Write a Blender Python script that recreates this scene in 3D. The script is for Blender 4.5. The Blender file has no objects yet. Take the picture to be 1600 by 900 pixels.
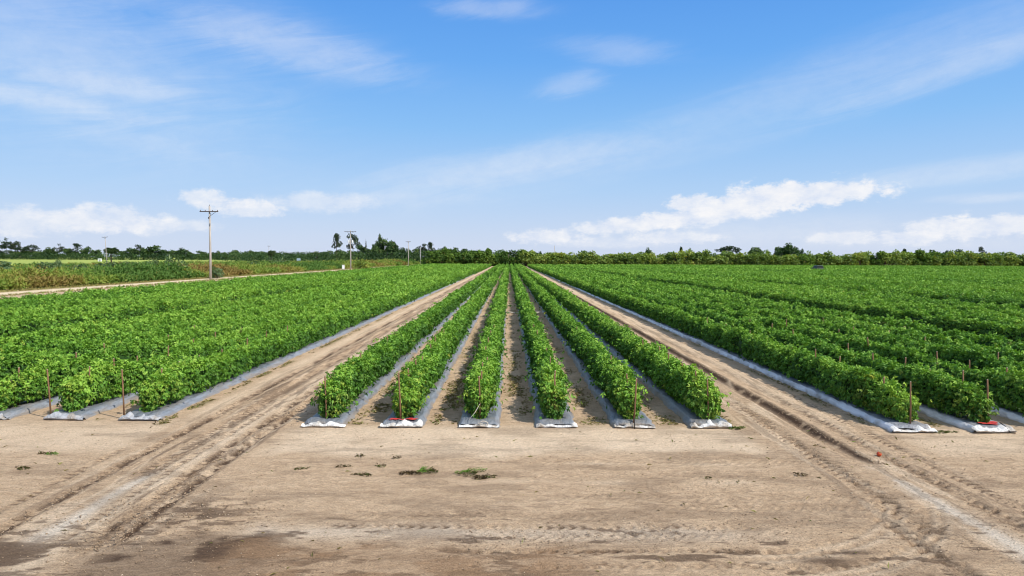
import bpy, math, random
import numpy as np
from mathutils import Vector, Matrix
random.seed(7)
RNG = np.random.default_rng(11)
R = math.radians
sc = bpy.context.scene
COL = sc.collection

# ------------------------------------------------------------------ helpers
def tag(o, label=None, cat=None, group=None, kind=None):
    if label: o['label'] = label
    if cat: o['category'] = cat
    if group: o['group'] = group
    if kind: o['kind'] = kind
    return o

def empty(name, loc=(0, 0, 0), rz=0):
    o = bpy.data.objects.new(name, None); COL.objects.link(o)
    o.empty_display_size = .2
    o.location = loc; o.rotation_euler = (0, 0, rz)
    return o

def link(name, me, parent=None, loc=None):
    o = bpy.data.objects.new(name, me); COL.objects.link(o)
    if parent is not None: o.parent = parent
    if loc is not None: o.location = loc
    return o

def copy_tree(o, parent=None):
    c = o.copy(); COL.objects.link(c)
    if parent is not None: c.parent = parent
    for ch in list(o.children): copy_tree(ch, c)
    return c

def npmesh(name, V, F, mats, attrs=None, smooth=False, midx=None):
    """V (n,3), F (m,k) constant face size, or list of such arrays."""
    Fs = F if isinstance(F, list) else [F]
    me = bpy.data.meshes.new(name)
    V = np.asarray(V, np.float32)
    me.vertices.add(len(V)); me.vertices.foreach_set('co', V.ravel())
    nl = sum(f.size for f in Fs); nf = sum(len(f) for f in Fs)
    me.loops.add(nl); me.polygons.add(nf)
    me.loops.foreach_set('vertex_index', np.concatenate([f.ravel() for f in Fs]).astype(np.int32))
    st = []; off = 0
    for f in Fs:
        st.append(off + np.arange(len(f)) * f.shape[1]); off += f.size
    me.polygons.foreach_set('loop_start', np.concatenate(st).astype(np.int32))
    if smooth is not False:
        me.polygons.foreach_set('use_smooth', np.full(nf, True) if smooth is True else smooth)
    if midx is not None:
        me.polygons.foreach_set('material_index', np.asarray(midx, np.int32))
    for m in (mats if isinstance(mats, (list, tuple)) else [mats]): me.materials.append(m)
    for k, a in (attrs or {}).items():
        at = me.attributes.new(k, 'FLOAT', 'POINT'); at.data.foreach_set('value', np.asarray(a, np.float32))
    me.update(calc_edges=True)
    return me

class MB:
    """collects boxes, bars, tubes and lathes into one mesh"""
    def __init__(s): s.v = []; s.f = []; s.sm = []
    def add(s, vs, fs, smooth=False):
        o = len(s.v); s.v += [tuple(v) for v in vs]
        for f in fs: s.f.append([i + o for i in f]); s.sm.append(smooth)
        return s
    def box(s, c, d, rot=None, taper=1.0):
        x, y, z = d[0] / 2, d[1] / 2, d[2] / 2
        vs = []
        for k in (-1, 1):
            t = taper if k > 0 else 1
            for (a, b) in ((-1, -1), (1, -1), (1, 1), (-1, 1)): vs.append(Vector((a * x * t, b * y * t, k * z)))
        if rot is not None: vs = [rot @ v for v in vs]
        c = Vector(c)
        return s.add([v + c for v in vs], [(3, 2, 1, 0), (4, 5, 6, 7), (0, 1, 5, 4), (1, 2, 6, 5), (2, 3, 7, 6), (3, 0, 4, 7)])
    def tube(s, pts, radii, n=8, caps=True):
        pts = [Vector(p) for p in pts]
        if not hasattr(radii, '__len__'): radii = [radii] * len(pts)
        vs = []; fs = []
        for i, p in enumerate(pts):
            t = (pts[min(i + 1, len(pts) - 1)] - pts[max(i - 1, 0)]).normalized()
            a = Vector((0, 0, 1)) if abs(t.z) < .9 else Vector((1, 0, 0))
            u = t.cross(a).normalized(); w = t.cross(u)
            for k in range(n):
                q = 2 * math.pi * k / n
                vs.append(p + (u * math.cos(q) + w * math.sin(q)) * radii[i])
        for i in range(len(pts) - 1):
            for k in range(n):
                k2 = (k + 1) % n
                fs.append((i * n + k, i * n + k2, (i + 1) * n + k2, (i + 1) * n + k))
        if caps:
            fs.append(tuple(reversed(range(n)))); fs.append(tuple(range((len(pts) - 1) * n, len(pts) * n)))
        return s.add(vs, fs, True)
    def mesh(s, name, m):
        me = bpy.data.meshes.new(name); me.from_pydata(s.v, [], s.f)
        me.polygons.foreach_set('use_smooth', s.sm); me.materials.append(m); me.update()
        return me
    def build(s, name, m, parent=None, loc=None): return link(name, s.mesh(name, m), parent, loc)

# numpy value noise ------------------------------------------------------
def _h(ix, iy, s):
    n = (ix.astype(np.int64) * 374761393 + iy.astype(np.int64) * 668265263 + s * 1274126177) & 0x7fffffff
    n = ((n ^ (n >> 13)) * 1274126177) & 0x7fffffff
    n = n ^ (n >> 16)
    return (n & 0xffff) / 65535.0
def vnoise(x, y, s=0):
    ix = np.floor(x); iy = np.floor(y); fx = x - ix; fy = y - iy
    fx = fx * fx * (3 - 2 * fx); fy = fy * fy * (3 - 2 * fy)
    a = _h(ix, iy, s); b = _h(ix + 1, iy, s); c = _h(ix, iy + 1, s); d = _h(ix + 1, iy + 1, s)
    return (a * (1 - fx) + b * fx) * (1 - fy) + (c * (1 - fx) + d * fx) * fy
def fbm(x, y, o=4, s=0):
    t = 0; a = .5; n = 0
    for i in range(o):
        t = t + a * vnoise(x * 2 ** i + 17.3 * i, y * 2 ** i - 9.1 * i, s + i); n += a; a *= .55
    return t / n
def sstep(a, b, x):
    t = np.clip((x - a) / (b - a), 0, 1); return t * t * (3 - 2 * t)
def unit(a): return a / np.maximum(np.linalg.norm(a, axis=-1, keepdims=True), 1e-6)

# ------------------------------------------------------------------ materials
def newmat(name):
    m = bpy.data.materials.new(name); m.use_nodes = True
    nt = m.node_tree; nt.nodes.clear()
    out = nt.nodes.new('ShaderNodeOutputMaterial')
    return m, nt, out
def N(nt, t, **kw):
    n = nt.nodes.new(t)
    for k, v in kw.items(): setattr(n, k, v)
    return n
def ramp(nt, src, stops, interp='LINEAR'):
    r = N(nt, 'ShaderNodeValToRGB'); r.color_ramp.interpolation = interp
    el = r.color_ramp.elements
    while len(el) < len(stops): el.new(.5)
    for e, (p, c) in zip(el, stops): e.position = p; e.color = (*c, 1)
    nt.links.new(src, r.inputs[0]); return r.outputs[0]
def mixc(nt, f, a, b, mode='MIX'):
    n = N(nt, 'ShaderNodeMix', data_type='RGBA', blend_type=mode)
    for s, v in ((0, f), (6, a), (7, b)):
        if hasattr(v, 'is_output'): nt.links.new(v, n.inputs[s])
        else: n.inputs[s].default_value = v if s == 0 else (*v, 1)
    return n.outputs[2]
def math_(nt, op, a, b=None, clamp=False):
    n = N(nt, 'ShaderNodeMath', operation=op, use_clamp=clamp)
    for i, v in enumerate((a, b)):
        if v is None: continue
        if hasattr(v, 'is_output'): nt.links.new(v, n.inputs[i])
        else: n.inputs[i].default_value = v
    return n.outputs[0]
def noise(nt, scale, detail=4, rough=.55, vec=None, dist=0):
    n = N(nt, 'ShaderNodeTexNoise'); n.inputs['Scale'].default_value = scale
    n.inputs['Detail'].default_value = detail; n.inputs['Roughness'].default_value = rough
    n.inputs['Distortion'].default_value = dist
    if vec is not None: nt.links.new(vec, n.inputs['Vector'])
    return n.outputs['Fac']
def attr(nt, name):
    n = N(nt, 'ShaderNodeAttribute', attribute_name=name); return n.outputs['Fac']
def geo_pos(nt): return N(nt, 'ShaderNodeNewGeometry').outputs['Position']
def scaled(nt, vec, s):
    m = N(nt, 'ShaderNodeMapping'); m.inputs['Scale'].default_value = s
    nt.links.new(vec, m.inputs['Vector']); return m.outputs[0]
def bump(nt, h, strength, dist):
    b = N(nt, 'ShaderNodeBump'); b.inputs['Strength'].default_value = strength; b.inputs['Distance'].default_value = dist
    nt.links.new(h, b.inputs['Height']); return b.outputs[0]
def princ(nt, out, col, rough=.7, spec=.3, normal=None, metal=0.0):
    p = N(nt, 'ShaderNodeBsdfPrincipled')
    if hasattr(col, 'is_output'): nt.links.new(col, p.inputs['Base Color'])
    else: p.inputs['Base Color'].default_value = (*col, 1)
    if hasattr(rough, 'is_output'): nt.links.new(rough, p.inputs['Roughness'])
    else: p.inputs['Roughness'].default_value = rough
    p.inputs['Specular IOR Level'].default_value = spec; p.inputs['Metallic'].default_value = metal
    if normal is not None: nt.links.new(normal, p.inputs['Normal'])
    if out is not None: nt.links.new(p.outputs[0], out.inputs['Surface'])
    return p

def leaf_mat(name, stops, yellow, trans=.3, rough=.5, spec=.35, patch=.15, tcol=(1.25, 1.3, .5)):
    m, nt, out = newmat(name)
    t = attr(nt, 'tint'); pos = geo_pos(nt)
    pn = noise(nt, patch, 3, .6, pos)
    oi = N(nt, 'ShaderNodeObjectInfo').outputs['Random']
    t2 = math_(nt, 'ADD', t, math_(nt, 'MULTIPLY', math_(nt, 'SUBTRACT', pn, .5), .7))
    t2 = math_(nt, 'ADD', t2, math_(nt, 'MULTIPLY', math_(nt, 'SUBTRACT', oi, .5), .25), True)
    c = ramp(nt, t2, stops)
    c = mixc(nt, attr(nt, 'yel'), c, yellow)
    p = princ(nt, None, c, rough, spec)
    tr = N(nt, 'ShaderNodeBsdfTranslucent')
    nt.links.new(mixc(nt, 1.0, c, tcol, 'MULTIPLY'), tr.inputs['Color'])
    mx = N(nt, 'ShaderNodeMixShader'); mx.inputs[0].default_value = trans
    nt.links.new(p.outputs[0], mx.inputs[1]); nt.links.new(tr.outputs[0], mx.inputs[2])
    nt.links.new(mx.outputs[0], out.inputs['Surface'])
    return m

def plain(name, c1, c2, scale=3, rough=.8, spec=.2, bs=.3, bd=.02, stretch=None, metal=0.0):
    m, nt, out = newmat(name)
    v = N(nt, 'ShaderNodeTexCoord').outputs['Object']
    if stretch: v = scaled(nt, v, stretch)
    n = noise(nt, scale, 5, .6, v)
    princ(nt, out, ramp(nt, n, [(.3, c1), (.7, c2)]), rough, spec, bump(nt, n, bs, bd), metal)
    return m

M = {}
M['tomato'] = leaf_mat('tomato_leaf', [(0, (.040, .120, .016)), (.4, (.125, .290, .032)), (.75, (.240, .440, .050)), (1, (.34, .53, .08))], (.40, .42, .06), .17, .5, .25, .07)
M['core'] = plain('painted_shade_core', (.012, .036, .006), (.030, .075, .012), 6)  # shade between the leaves, set as a dark colour
M['stem'] = plain('stem', (.10, .13, .04), (.18, .16, .07), 20)
M['hedge'] = leaf_mat('hedge_leaf', [(0, (.085, .145, .040)), (.4, (.195, .290, .060)), (.75, (.330, .400, .085)), (1, (.45, .44, .11))], (.42, .32, .07), .28, .6, .2, .035)
M['hedge_dark'] = leaf_mat('dark_hedge_leaf', [(0, (.040, .090, .020)), (.5, (.110, .205, .036)), (1, (.23, .33, .05))], (.3, .22, .06), .25, .6, .2, .05)
M['oak'] = leaf_mat('oak_leaf', [(0, (.026, .060, .022)), (.5, (.066, .125, .036)), (1, (.15, .215, .055))], (.2, .14, .06), .15, .6, .2, .05)
M['pine'] = leaf_mat('pine_needles', [(0, (.022, .040, .026)), (.5, (.040, .066, .036)), (1, (.08, .105, .05))], (.2, .13, .07), .1, .6, .15, .05)
M['palm'] = leaf_mat('palm_frond', [(0, (.025, .050, .018)), (.5, (.05, .09, .025)), (1, (.11, .13, .04))], (.25, .17, .07), .15, .5, .3, .05)
M['weed'] = leaf_mat('weed_leaf', [(0, (.095, .185, .038)), (.4, (.20, .29, .05)), (.62, (.29, .30, .065)), (.85, (.235, .18, .055)), (1, (.29, .19, .062))], (.30, .26, .08), .25, .7, .15, .045)
M['shrub'] = leaf_mat('shrub_leaf', [(0, (.045, .100, .045)), (.5, (.105, .180, .075)), (1, (.24, .31, .13))], (.3, .26, .1), .2, .55, .3, .2)
M['dry'] = leaf_mat('dry_weed', [(0, (.16, .12, .055)), (.5, (.30, .25, .10)), (.8, (.24, .26, .08)), (1, (.12, .21, .045))], (.3, .25, .08), .2, .7, .15, .6)
M['tuft'] = leaf_mat('green_weed', [(0, (.075, .045, .022)), (.35, (.085, .065, .026)), (.6, (.10, .15, .03)), (1, (.15, .30, .04))], (.3, .22, .08), .25, .6, .2, .9)
M['pole'] = plain('weathered_pole', (.36, .32, .28), (.52, .47, .42), 6, .85, .1, .5, .02, (1, 1, .12))
M['pole_dark'] = plain('dark_crossarm', (.06, .055, .055), (.12, .10, .09), 6, .85, .1)
M['concrete_pole'] = plain('pale_pole', (.42, .40, .36), (.55, .52, .48), 5, .85, .1, .4, .02, (1, 1, .2))
M['ceramic'] = plain('insulator', (.16, .13, .12), (.22, .18, .16), 4, .3, .5)
M['whitepaint'] = plain('white_painted_metal', (.70, .71, .72), (.82, .82, .81), 3, .45, .4)
M['bluewhite'] = plain('pale_blue_panel', (.55, .66, .76), (.66, .75, .82), 2, .5, .4)
M['greymetal'] = plain('grey_metal', (.25, .26, .27), (.36, .37, .38), 4, .5, .4)
M['stake'] = plain('stake_wood', (.15, .080, .045), (.26, .150, .080), 9, .85, .15, .6, .01, (3, 3, .5))
M['stake_pale'] = plain('stake_end_grain', (.42, .33, .24), (.55, .45, .34), 12, .85, .1)
M['bark'] = plain('bark', (.07, .055, .042), (.16, .13, .10), 5, .9, .1, .8, .05, (1, 1, .3))
M['red'] = plain('red_mark', (.48, .035, .03), (.68, .07, .06), 14, .55, .3)
M['tomato_red'] = plain('tomato_skin', (.52, .045, .012), (.66, .10, .02), 9, .3, .5, .05)
M['calyx'] = plain('calyx', (.06, .12, .02), (.10, .17, .03), 9)
M['tubing'] = plain('pale_hose', (.50, .44, .36), (.62, .57, .48), 9, .6, .3)
M['blackhose'] = plain('dark_hose', (.02, .02, .02), (.05, .045, .04), 9, .6, .3)
M['string'] = plain('twine', (.55, .50, .40), (.70, .65, .55), 30, .8)
M['carpaint'] = plain('grey_car_paint', (.045, .06, .055), (.06, .075, .07), 2, .45, .4, 0)
M['glass'] = plain('dark_glass', (.006, .014, .012), (.010, .02, .016), 2, .3, .25, 0)
M['rubber'] = plain('rubber', (.02, .02, .02), (.035, .035, .035), 20, .9, .1)
M['lampglass'] = plain('lamp_glass', (.6, .6, .58), (.7, .7, .68), 4, .2, .5, 0)
M['redlamp'] = plain('tail_lamp_glass', (.3, .02, .02), (.4, .03, .03), 4, .2, .5, 0)

def plastic_mat(name, top, top2, side, side2):
    m, nt, out = newmat(name)
    pos = geo_pos(nt)
    st = scaled(nt, pos, (3.2, .8, 3.2))
    n1 = noise(nt, 2.2, 5, .65, st, .6); n2 = noise(nt, 9, 4, .6, scaled(nt, pos, (1, .5, 1)), .8)
    ntop = ramp(nt, n1, [(.3, top), (.7, top2)]); nsid = ramp(nt, n1, [(.3, side), (.7, side2)])
    col = mixc(nt, attr(nt, 'side'), ntop, nsid)
    dirt = math_(nt, 'MULTIPLY', ramp(nt, noise(nt, 1.1, 6, .7, scaled(nt, pos, (2, .7, 2))), [(.5, (0, 0, 0)), (.72, (1, 1, 1))]), .55)
    dirt = math_(nt, 'ADD', dirt, attr(nt, 'dirt'), True)
    col = mixc(nt, dirt, col, (.30, .235, .165))
    h = math_(nt, 'ADD', n1, math_(nt, 'MULTIPLY', n2, .6))
    princ(nt, out, col, .42, .5, bump(nt, h, 1.0, .06))
    return m
M['silver'] = plastic_mat('silver_mulch_film', (.12, .135, .15), (.22, .24, .265), (.17, .19, .22), (.33, .36, .41))
M['white'] = plastic_mat('white_mulch_film', (.17, .18, .20), (.30, .31, .34), (.80, .80, .83), (.92, .92, .94))
M['fold'] = plastic_mat('white_film_fold', (.74, .73, .70), (.86, .85, .82), (.70, .69, .66), (.84, .83, .80))

M['greyfold'] = plastic_mat('grey_film_fold', (.30, .32, .36), (.62, .63, .65), (.3, .3, .3), (.6, .6, .6))
# soil
def soil_mat():
    m, nt, out = newmat('sandy_soil')
    pos = geo_pos(nt)
    n1 = noise(nt, .55, 6, .62, scaled(nt, pos, (.55, 1.6, 1)), .4)
    n2 = noise(nt, 5.5, 6, .7, scaled(nt, pos, (.6, 1.2, 1)))
    n3 = noise(nt, 42, 4, .75, pos)
    base = ramp(nt, n1, [(.25, (.430, .300, .188)), (.5, (.54, .386, .248)), (.75, (.65, .485, .325))])
    base = mixc(nt, .55, base, ramp(nt, n2, [(.32, (.36, .246, .152)), (.5, (.545, .390, .250)), (.68, (.70, .525, .352))]))
    base = mixc(nt, attr(nt, 'pale'), base, (.80, .632, .450))
    base = mixc(nt, attr(nt, 'grey'), base, (.70, .60, .48))
    base = mixc(nt, attr(nt, 'wet_shade'), base, (.105, .066, .043))
    base = mixc(nt, attr(nt, 'rust'), base, (.33, .205, .115))
    base = mixc(nt, attr(nt, 'org'), base, (.20, .17, .075))
    base = mixc(nt, .8, base, ramp(nt, n3, [(.30, (.42, .41, .40)), (.5, (1, 1, 1)), (.7, (1.35, 1.33, 1.3))]), 'MULTIPLY')
    n4 = noise(nt, 15, 6, .78, scaled(nt, pos, (.7, 1.3, 1)))
    base = mixc(nt, .75, base, ramp(nt, n4, [(.30, (.60, .59, .58)), (.5, (1, 1, 1)), (.7, (1.22, 1.21, 1.2))]), 'MULTIPLY')
    h = math_(nt, 'ADD', math_(nt, 'ADD', math_(nt, 'MULTIPLY', n2, 1.6), n4), math_(nt, 'MULTIPLY', n3, .55))
    princ(nt, out, base, .95, .12, bump(nt, h, 1.0, .035))
    return m
M['soil'] = soil_mat()
def grass_sheet(name, stops, sc1=.05):
    m, nt, out = newmat(name); pos = geo_pos(nt)
    n1 = noise(nt, sc1, 6, .65, scaled(nt, pos, (1, .5, 1))); n2 = noise(nt, 1.5, 5, .7, pos)
    c = mixc(nt, .5, ramp(nt, n1, stops), ramp(nt, n2, stops))
    princ(nt, out, c, .95, .1, bump(nt, n2, .8, .3)); return m
M['pasture'] = grass_sheet('pasture_grass', [(.3, (.22, .30, .06)), (.5, (.34, .40, .09)), (.7, (.44, .47, .13))])
M['weedground'] = grass_sheet('weedy_ground', [(.3, (.06, .10, .025)), (.5, (.12, .15, .035)), (.7, (.21, .17, .05))])
M['verge'] = grass_sheet('dry_verge', [(.3, (.27, .22, .09)), (.5, (.40, .31, .16)), (.7, (.48, .38, .23))], .3)
M['road'] = grass_sheet('sand_road', [(.3, (.58, .45, .27)), (.5, (.70, .56, .37)), (.7, (.78, .65, .46))], .3)

# ------------------------------------------------------------------ layout constants (metres; camera over x=0,y=0)
F0, FE = 15.75, 318.0
MIDX = [-4.29, -2.48, -0.68, 1.13, 2.95, 4.72]
LEFTX = [-8.88 - 1.82 * i for i in range(6)] + [-22.5 - 1.83 * i for i in range(8)]
RIGHTX = []
for b in range(17): RIGHTX += [9.27 + 13.62 * b + 1.82 * i for i in range(6)]

# ------------------------------------------------------------------ ground (one sheet to the horizon)
def axis(parts):
    out = []
    for a, b, s in parts: out += list(np.arange(a, b, s))
    return np.array(out)
gx = np.concatenate([-np.geomspace(6000, 14, 40), axis([(-13, -8.6, .05), (-8.6, 8.6, .025), (8.6, 13, .05)]), np.geomspace(13.2, 6000, 42)])
gy = [7.2]
while gy[-1] < 17: gy.append(gy[-1] + .026)
st = .026
while gy[-1] < 330:
    st = min(st * 1.045, 4); gy.append(gy[-1] + st)
gy = np.concatenate([[-400, -60, 0, 4, 6.5], np.array(gy), np.geomspace(340, 7000, 30)])
X, Y = np.meshgrid(gx, gy)
nearw = sstep(17.5, 15.0, Y)                       # open headland in front of the beds
lat = 1 - sstep(13, 16, np.abs(X))
Z = .035 * (fbm(X * .35, Y * .5, 4, 3) - .5) + .022 * (fbm(X * 1.8, Y * 2.4, 4, 8) - .5)
Z += .012 * (fbm(X * 7, Y * 7, 3, 5) - .5)
wet_shade = np.zeros_like(X); pale = np.zeros_like(X); grey = np.zeros_like(X); org = np.zeros_like(X); rust = np.zeros_like(X)
def g(x, w): return np.exp(-(x / w) ** 2)
wob = .10 * (fbm(Y * .35, Y * 0 + 2, 3, 31) - .5)
cl = fbm(X * 11, Y * 4.5, 3, 41); cl2 = fbm(X * 4, Y * 3.2, 3, 44); cl3 = fbm(X * 2.2, Y * 1.1, 4, 47)
br = sstep(.48, .62, fbm(X * .6, Y * 1.3, 3, 52))
far = sstep(60, 25, Y)
def rut(xc, w, depth, lug=0, dark=0, y0=8, y1=330, sp=.19, slant=.8, berm=.12):
    global Z, wet_shade
    u = X - xc - wob; e = sstep(y0 - .5, y0 + .5, Y) * sstep(y1 + .5, y1 - .5, Y)
    Z -= e * depth * g(u, w); Z += e * depth * berm * (g(u - w * 1.7, w * .55) + g(u + w * 1.7, w * .55)) * (.4 + 1.2 * cl2)
    if lug:
        ph = Y / sp + np.abs(u) * slant / sp
        Z += e * lug * .75 * np.clip(1.6 * np.sin(2 * np.pi * ph), -1, .8) * sstep(w * 1.5, w * .9, np.abs(u)) * sstep(22, 15, Y) * sstep(.36, .58, cl2) + e * .055 * (cl - .5) * g(u, w * 1.9)
        wet_shade = np.maximum(wet_shade, e * .80 * sstep(.30, .75, -np.sin(2 * np.pi * ph)) * sstep(w * 1.4, w * .9, np.abs(u)) * sstep(26, 17, Y) * (.25 + .75 * sstep(.40, .52, cl2)))  # troughs between the lugs coloured darker
    if dark: wet_shade = np.maximum(wet_shade, e * dark * g(u, w * 1.3) * (.38 + .62 * sstep(.44, .53, .6 * cl + .4 * cl2)) * sstep(.30, .46, cl3 + .06))
# left lane
rut(-7.28, .10, .045, .014, .95)
rut(-6.86, .16, -.035, 0, .65, 17)  # dark line: rut shadow put into the soil colour
rut(-6.56, .16, .035, .012, .75, 12); rut(-7.85, .08, .02, .008, .4, 9, 14); rut(-6.2, .07, .02, .006, .45, 9, 60); rut(-5.62, .05, .015, .008, .6, 9, 18)
rut(-5.78, .10, .045, .016, .95, 9.4, 30)
rut(-5.44, .11, .050, .016, 1.0, 9.2, 30)
pale = np.maximum(pale, .75 * g(X + 6.15 + wob, .22) * far * (.5 + .8 * cl3))
pale = np.maximum(pale, .55 * g(X + 7.7 + wob, .28) * sstep(15, 18, Y) * (.5 + .8 * cl3))
pale = np.maximum(pale, .4 * g(X + 6.0, .5) * sstep(15, 18, Y) * (.5 + .8 * cl3))
grey = np.maximum(grey, .95 * g(X + 6.55 + 1.5 * wob, .13 + .10 * sstep(11, 9.3, Y)) * sstep(12.9, 12, Y) * sstep(8.9, 9.6, Y) * sstep(.3, .55, cl3 + .1))
wet_shade = np.maximum(wet_shade, .35 * g(X + 4.95, .22) * sstep(16, 19, Y) * sstep(.4, .65, cl2))
# right lane
rut(6.95, .15, .06, 0, .25, 13.2, 330, berm=.2); rut(6.95, .15, .075, 0, .15, 15.0, 330, berm=.2)
rut(6.2, .17, .030, .024, .45, 9.5, 60, .21, .9)
rut(7.62, .14, .028, .024, .55, 9, 40, .24, -.6)
rut(5.75, .13, .040, .028, .8, 8, 10.4, .22, .7)
rut(8.2, .12, .02, .008, 0, 8, 60)
wet_shade = np.maximum(wet_shade, 1.0 * g(X - 7.09 - wob, .10) * sstep(12.7, 13.4, Y) * sstep(.34, .48, cl2 + .06))  # shade of the ditch's right wall, painted into the soil colour
grey = np.maximum(grey, .92 * g(X - 7.0 - 2.0 * wob, .13 + .09 * sstep(12.5, 9.5, Y)) * sstep(13.2, 12.4, Y) * sstep(.3, .5, cl3 + .06))
pale = np.maximum(pale, .45 * g(X - 7.9, .35) * sstep(15, 17, Y) * (.5 + .8 * cl3))
# turning tracks sweeping from the right lane to the headland
th = np.hypot(X - 3.0, Y - 12.4)
for rr in (3.42, 3.62, 4.05, 4.22):
    e = sstep(2.9, 3.4, X) * sstep(11.4, 10.6, Y)
    Z -= e * .018 * g(th - rr, .06) - e * .010 * np.sin(2 * np.pi * np.arctan2(Y - 12.4, X - 3.0) * rr / .17) * g(th - rr, .08)
    pale = np.maximum(pale, e * .35 * g(th - rr - .1, .06))
# cross tracks along the headland
def cross(yc, w, x0, x1, dark, lug=.014, amp=.10):
    global Z, wet_shade
    yy = yc + amp * (fbm(X * .25, X * 0, 3, 61) - .5) * 2; u = Y - yy
    e = sstep(x0 - .5, x0 + .3, X) * sstep(x1 + .5, x1 - .3, X)
    ph = X / .17 + np.abs(u) * .9 / .17
    Z -= e * .02 * g(u, w); Z += e * lug * np.sin(2 * np.pi * ph) * g(u, w)
    wet_shade = np.maximum(wet_shade, e * dark * g(u, w * 1.0) * (.25 + .75 * sstep(.42, .54, cl2)) * sstep(.36, .5, cl3 + .04) * (.40 + .60 * sstep(-.3, .6, -np.sin(2 * np.pi * ph))))  # tread troughs along the track coloured darker
cross(9.92, .10, -2.6, 3.6, .85); cross(9.62, .16, -.3, 3.0, .40)
cross(9.08, .075, -.6, 3.9, 1.0); cross(10.35, .2, -2.6, 1.5, .22, .006); cross(8.62, .08, .4, 4.3, .55)
cross(11.2, .25, 1.0, 6.0, .15, .007); cross(10.75, .2, 2.5, 6.2, .2, .009); cross(12.3, .22, -2, 5.2, .10, .006); cross(13.2, .3, -1, 6, .08, .006)
# pale sand in front of the bed ends, grey drier strip, damp patches
band = sstep(13.1, 13.9, Y + 1.2 * (fbm(X * .5, Y * .6, 3, 71) - .5)) * sstep(16.4, 15.6, Y)
pale = np.maximum(pale, .78 * band * (.45 + .75 * cl3) * nearw * sstep(5.6, 5.0, X) * sstep(-5.4, -4.4, X))
pale = np.maximum(pale, .6 * sstep(13.2, 14.2, Y) * (.45 + .75 * cl3) * nearw * np.maximum(sstep(-7.6, -8.2, X), sstep(8.4, 9.0, X)))
for (px, py, sx, sy, a) in ((1.7, 13.0, .5, .09, .5), (3.9, 13.0, .45, .1, .5), (1.75, 11.85, .4, .12, .5), (3.85, 11.9, .5, .13, .55), (.1, 11.9, .6, .1, .3), (-.9, 13.4, .9, .12, .4), (-3.0, 14.4, .7, .3, .35)):
    pale = np.maximum(pale, a * np.exp(-((X - px) / sx) ** 2 - ((Y - py) / sy) ** 2) * (.6 + .6 * cl3))
gb = g(Y - 9.65 - .25 * (cl3 - .5), .28) * sstep(-4.2, -3.3, X) * sstep(4.5, 2.5, X)
grey = np.maximum(grey, .55 * gb * (.4 + .9 * cl3))
damp = sstep(9.65, 9.1, Y + 1.9 * (fbm(X * 1.1, Y * 2.2, 5, 81) - .5)) * sstep(-6.1, -5.0, X + .8 * (cl3 - .5)) * sstep(-2.5, -3.6, X + .5 * (cl3 - .5))
wet_shade = np.maximum(wet_shade, damp * (.55 + .45 * sstep(.42, .56, fbm(X * 1.3, Y * 3.2, 4, 82))))
ru = sstep(9.4, 8.95, Y + 1.2 * (fbm(X * .9, Y * 2.0, 5, 83) - .5)) * sstep(-4.3, -3.4, X) * sstep(1.9, .2, X + .5 * (cl3 - .5))
rust = np.maximum(rust, .80 * ru * (.4 + .6 * sstep(.40, .58, fbm(X * 1.5, Y * 3, 4, 84))))
wet_shade = np.maximum(wet_shade, .75 * ru * sstep(.54, .62, fbm(X * 1.1, Y * 3.5, 4, 85)))
lf = sstep(10.2, 8.9, Y + .9 * (cl3 - .5)) * sstep(-4.6, -5.6, X)
wet_shade = np.maximum(wet_shade, .85 * lf * sstep(.47, .60, fbm(X * 1.2, Y * 3.0, 4, 87)))
rough_zone = np.exp(-((X + 4.9) / 1.1) ** 2 - ((Y - 10.3) / .9) ** 2)
Z += .05 * rough_zone * (fbm(X * 3, Y * 6, 4, 88) - .5)
wet_shade = np.maximum(wet_shade, .85 * rough_zone * sstep(.50, .60, fbm(X * 2.2, Y * 6, 4, 89)))
for (px, py, sx, sy) in ((4.2, 8.75, .45, .12), (3.3, 9.05, .35, .07), (4.6, 9.02, .35, .08), (1.3, 9.05, .6, .06)):
    wet_shade = np.maximum(wet_shade, .9 * np.exp(-((X - px) / sx) ** 2 - ((Y - py + .15 * (X - px) * 0) / sy) ** 2) * sstep(.35, .5, cl2 + .1))
mott = sstep(.46, .70, fbm(X * .8, Y * 2.6, 5, 91))
wet_shade = np.maximum(wet_shade, .30 * mott * nearw)
wet_shade = np.maximum(wet_shade, .75 * nearw * sstep(.635, .70, fbm(X * 1.6, Y * 6.0, 5, 93)) * sstep(11.8, 9.5, Y))
ln = sstep(-8.2, -7.0, X) * sstep(-4.6, -5.4, X) * sstep(8.5, 9.5, Y)
wet_shade = np.maximum(wet_shade, .60 * ln * sstep(.57, .68, fbm(X * 5.5, Y * .55, 5, 95)))
ln2 = sstep(5.3, 5.9, X) * sstep(8.6, 8.0, X)
wet_shade = np.maximum(wet_shade, .40 * ln2 * sstep(.57, .68, fbm(X * 6, Y * .5, 5, 97)))
pale = np.maximum(pale, .45 * np.maximum(ln, ln2) * sstep(.55, .66, fbm(X * 4.5, Y * .4, 5, 99)))
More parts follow.
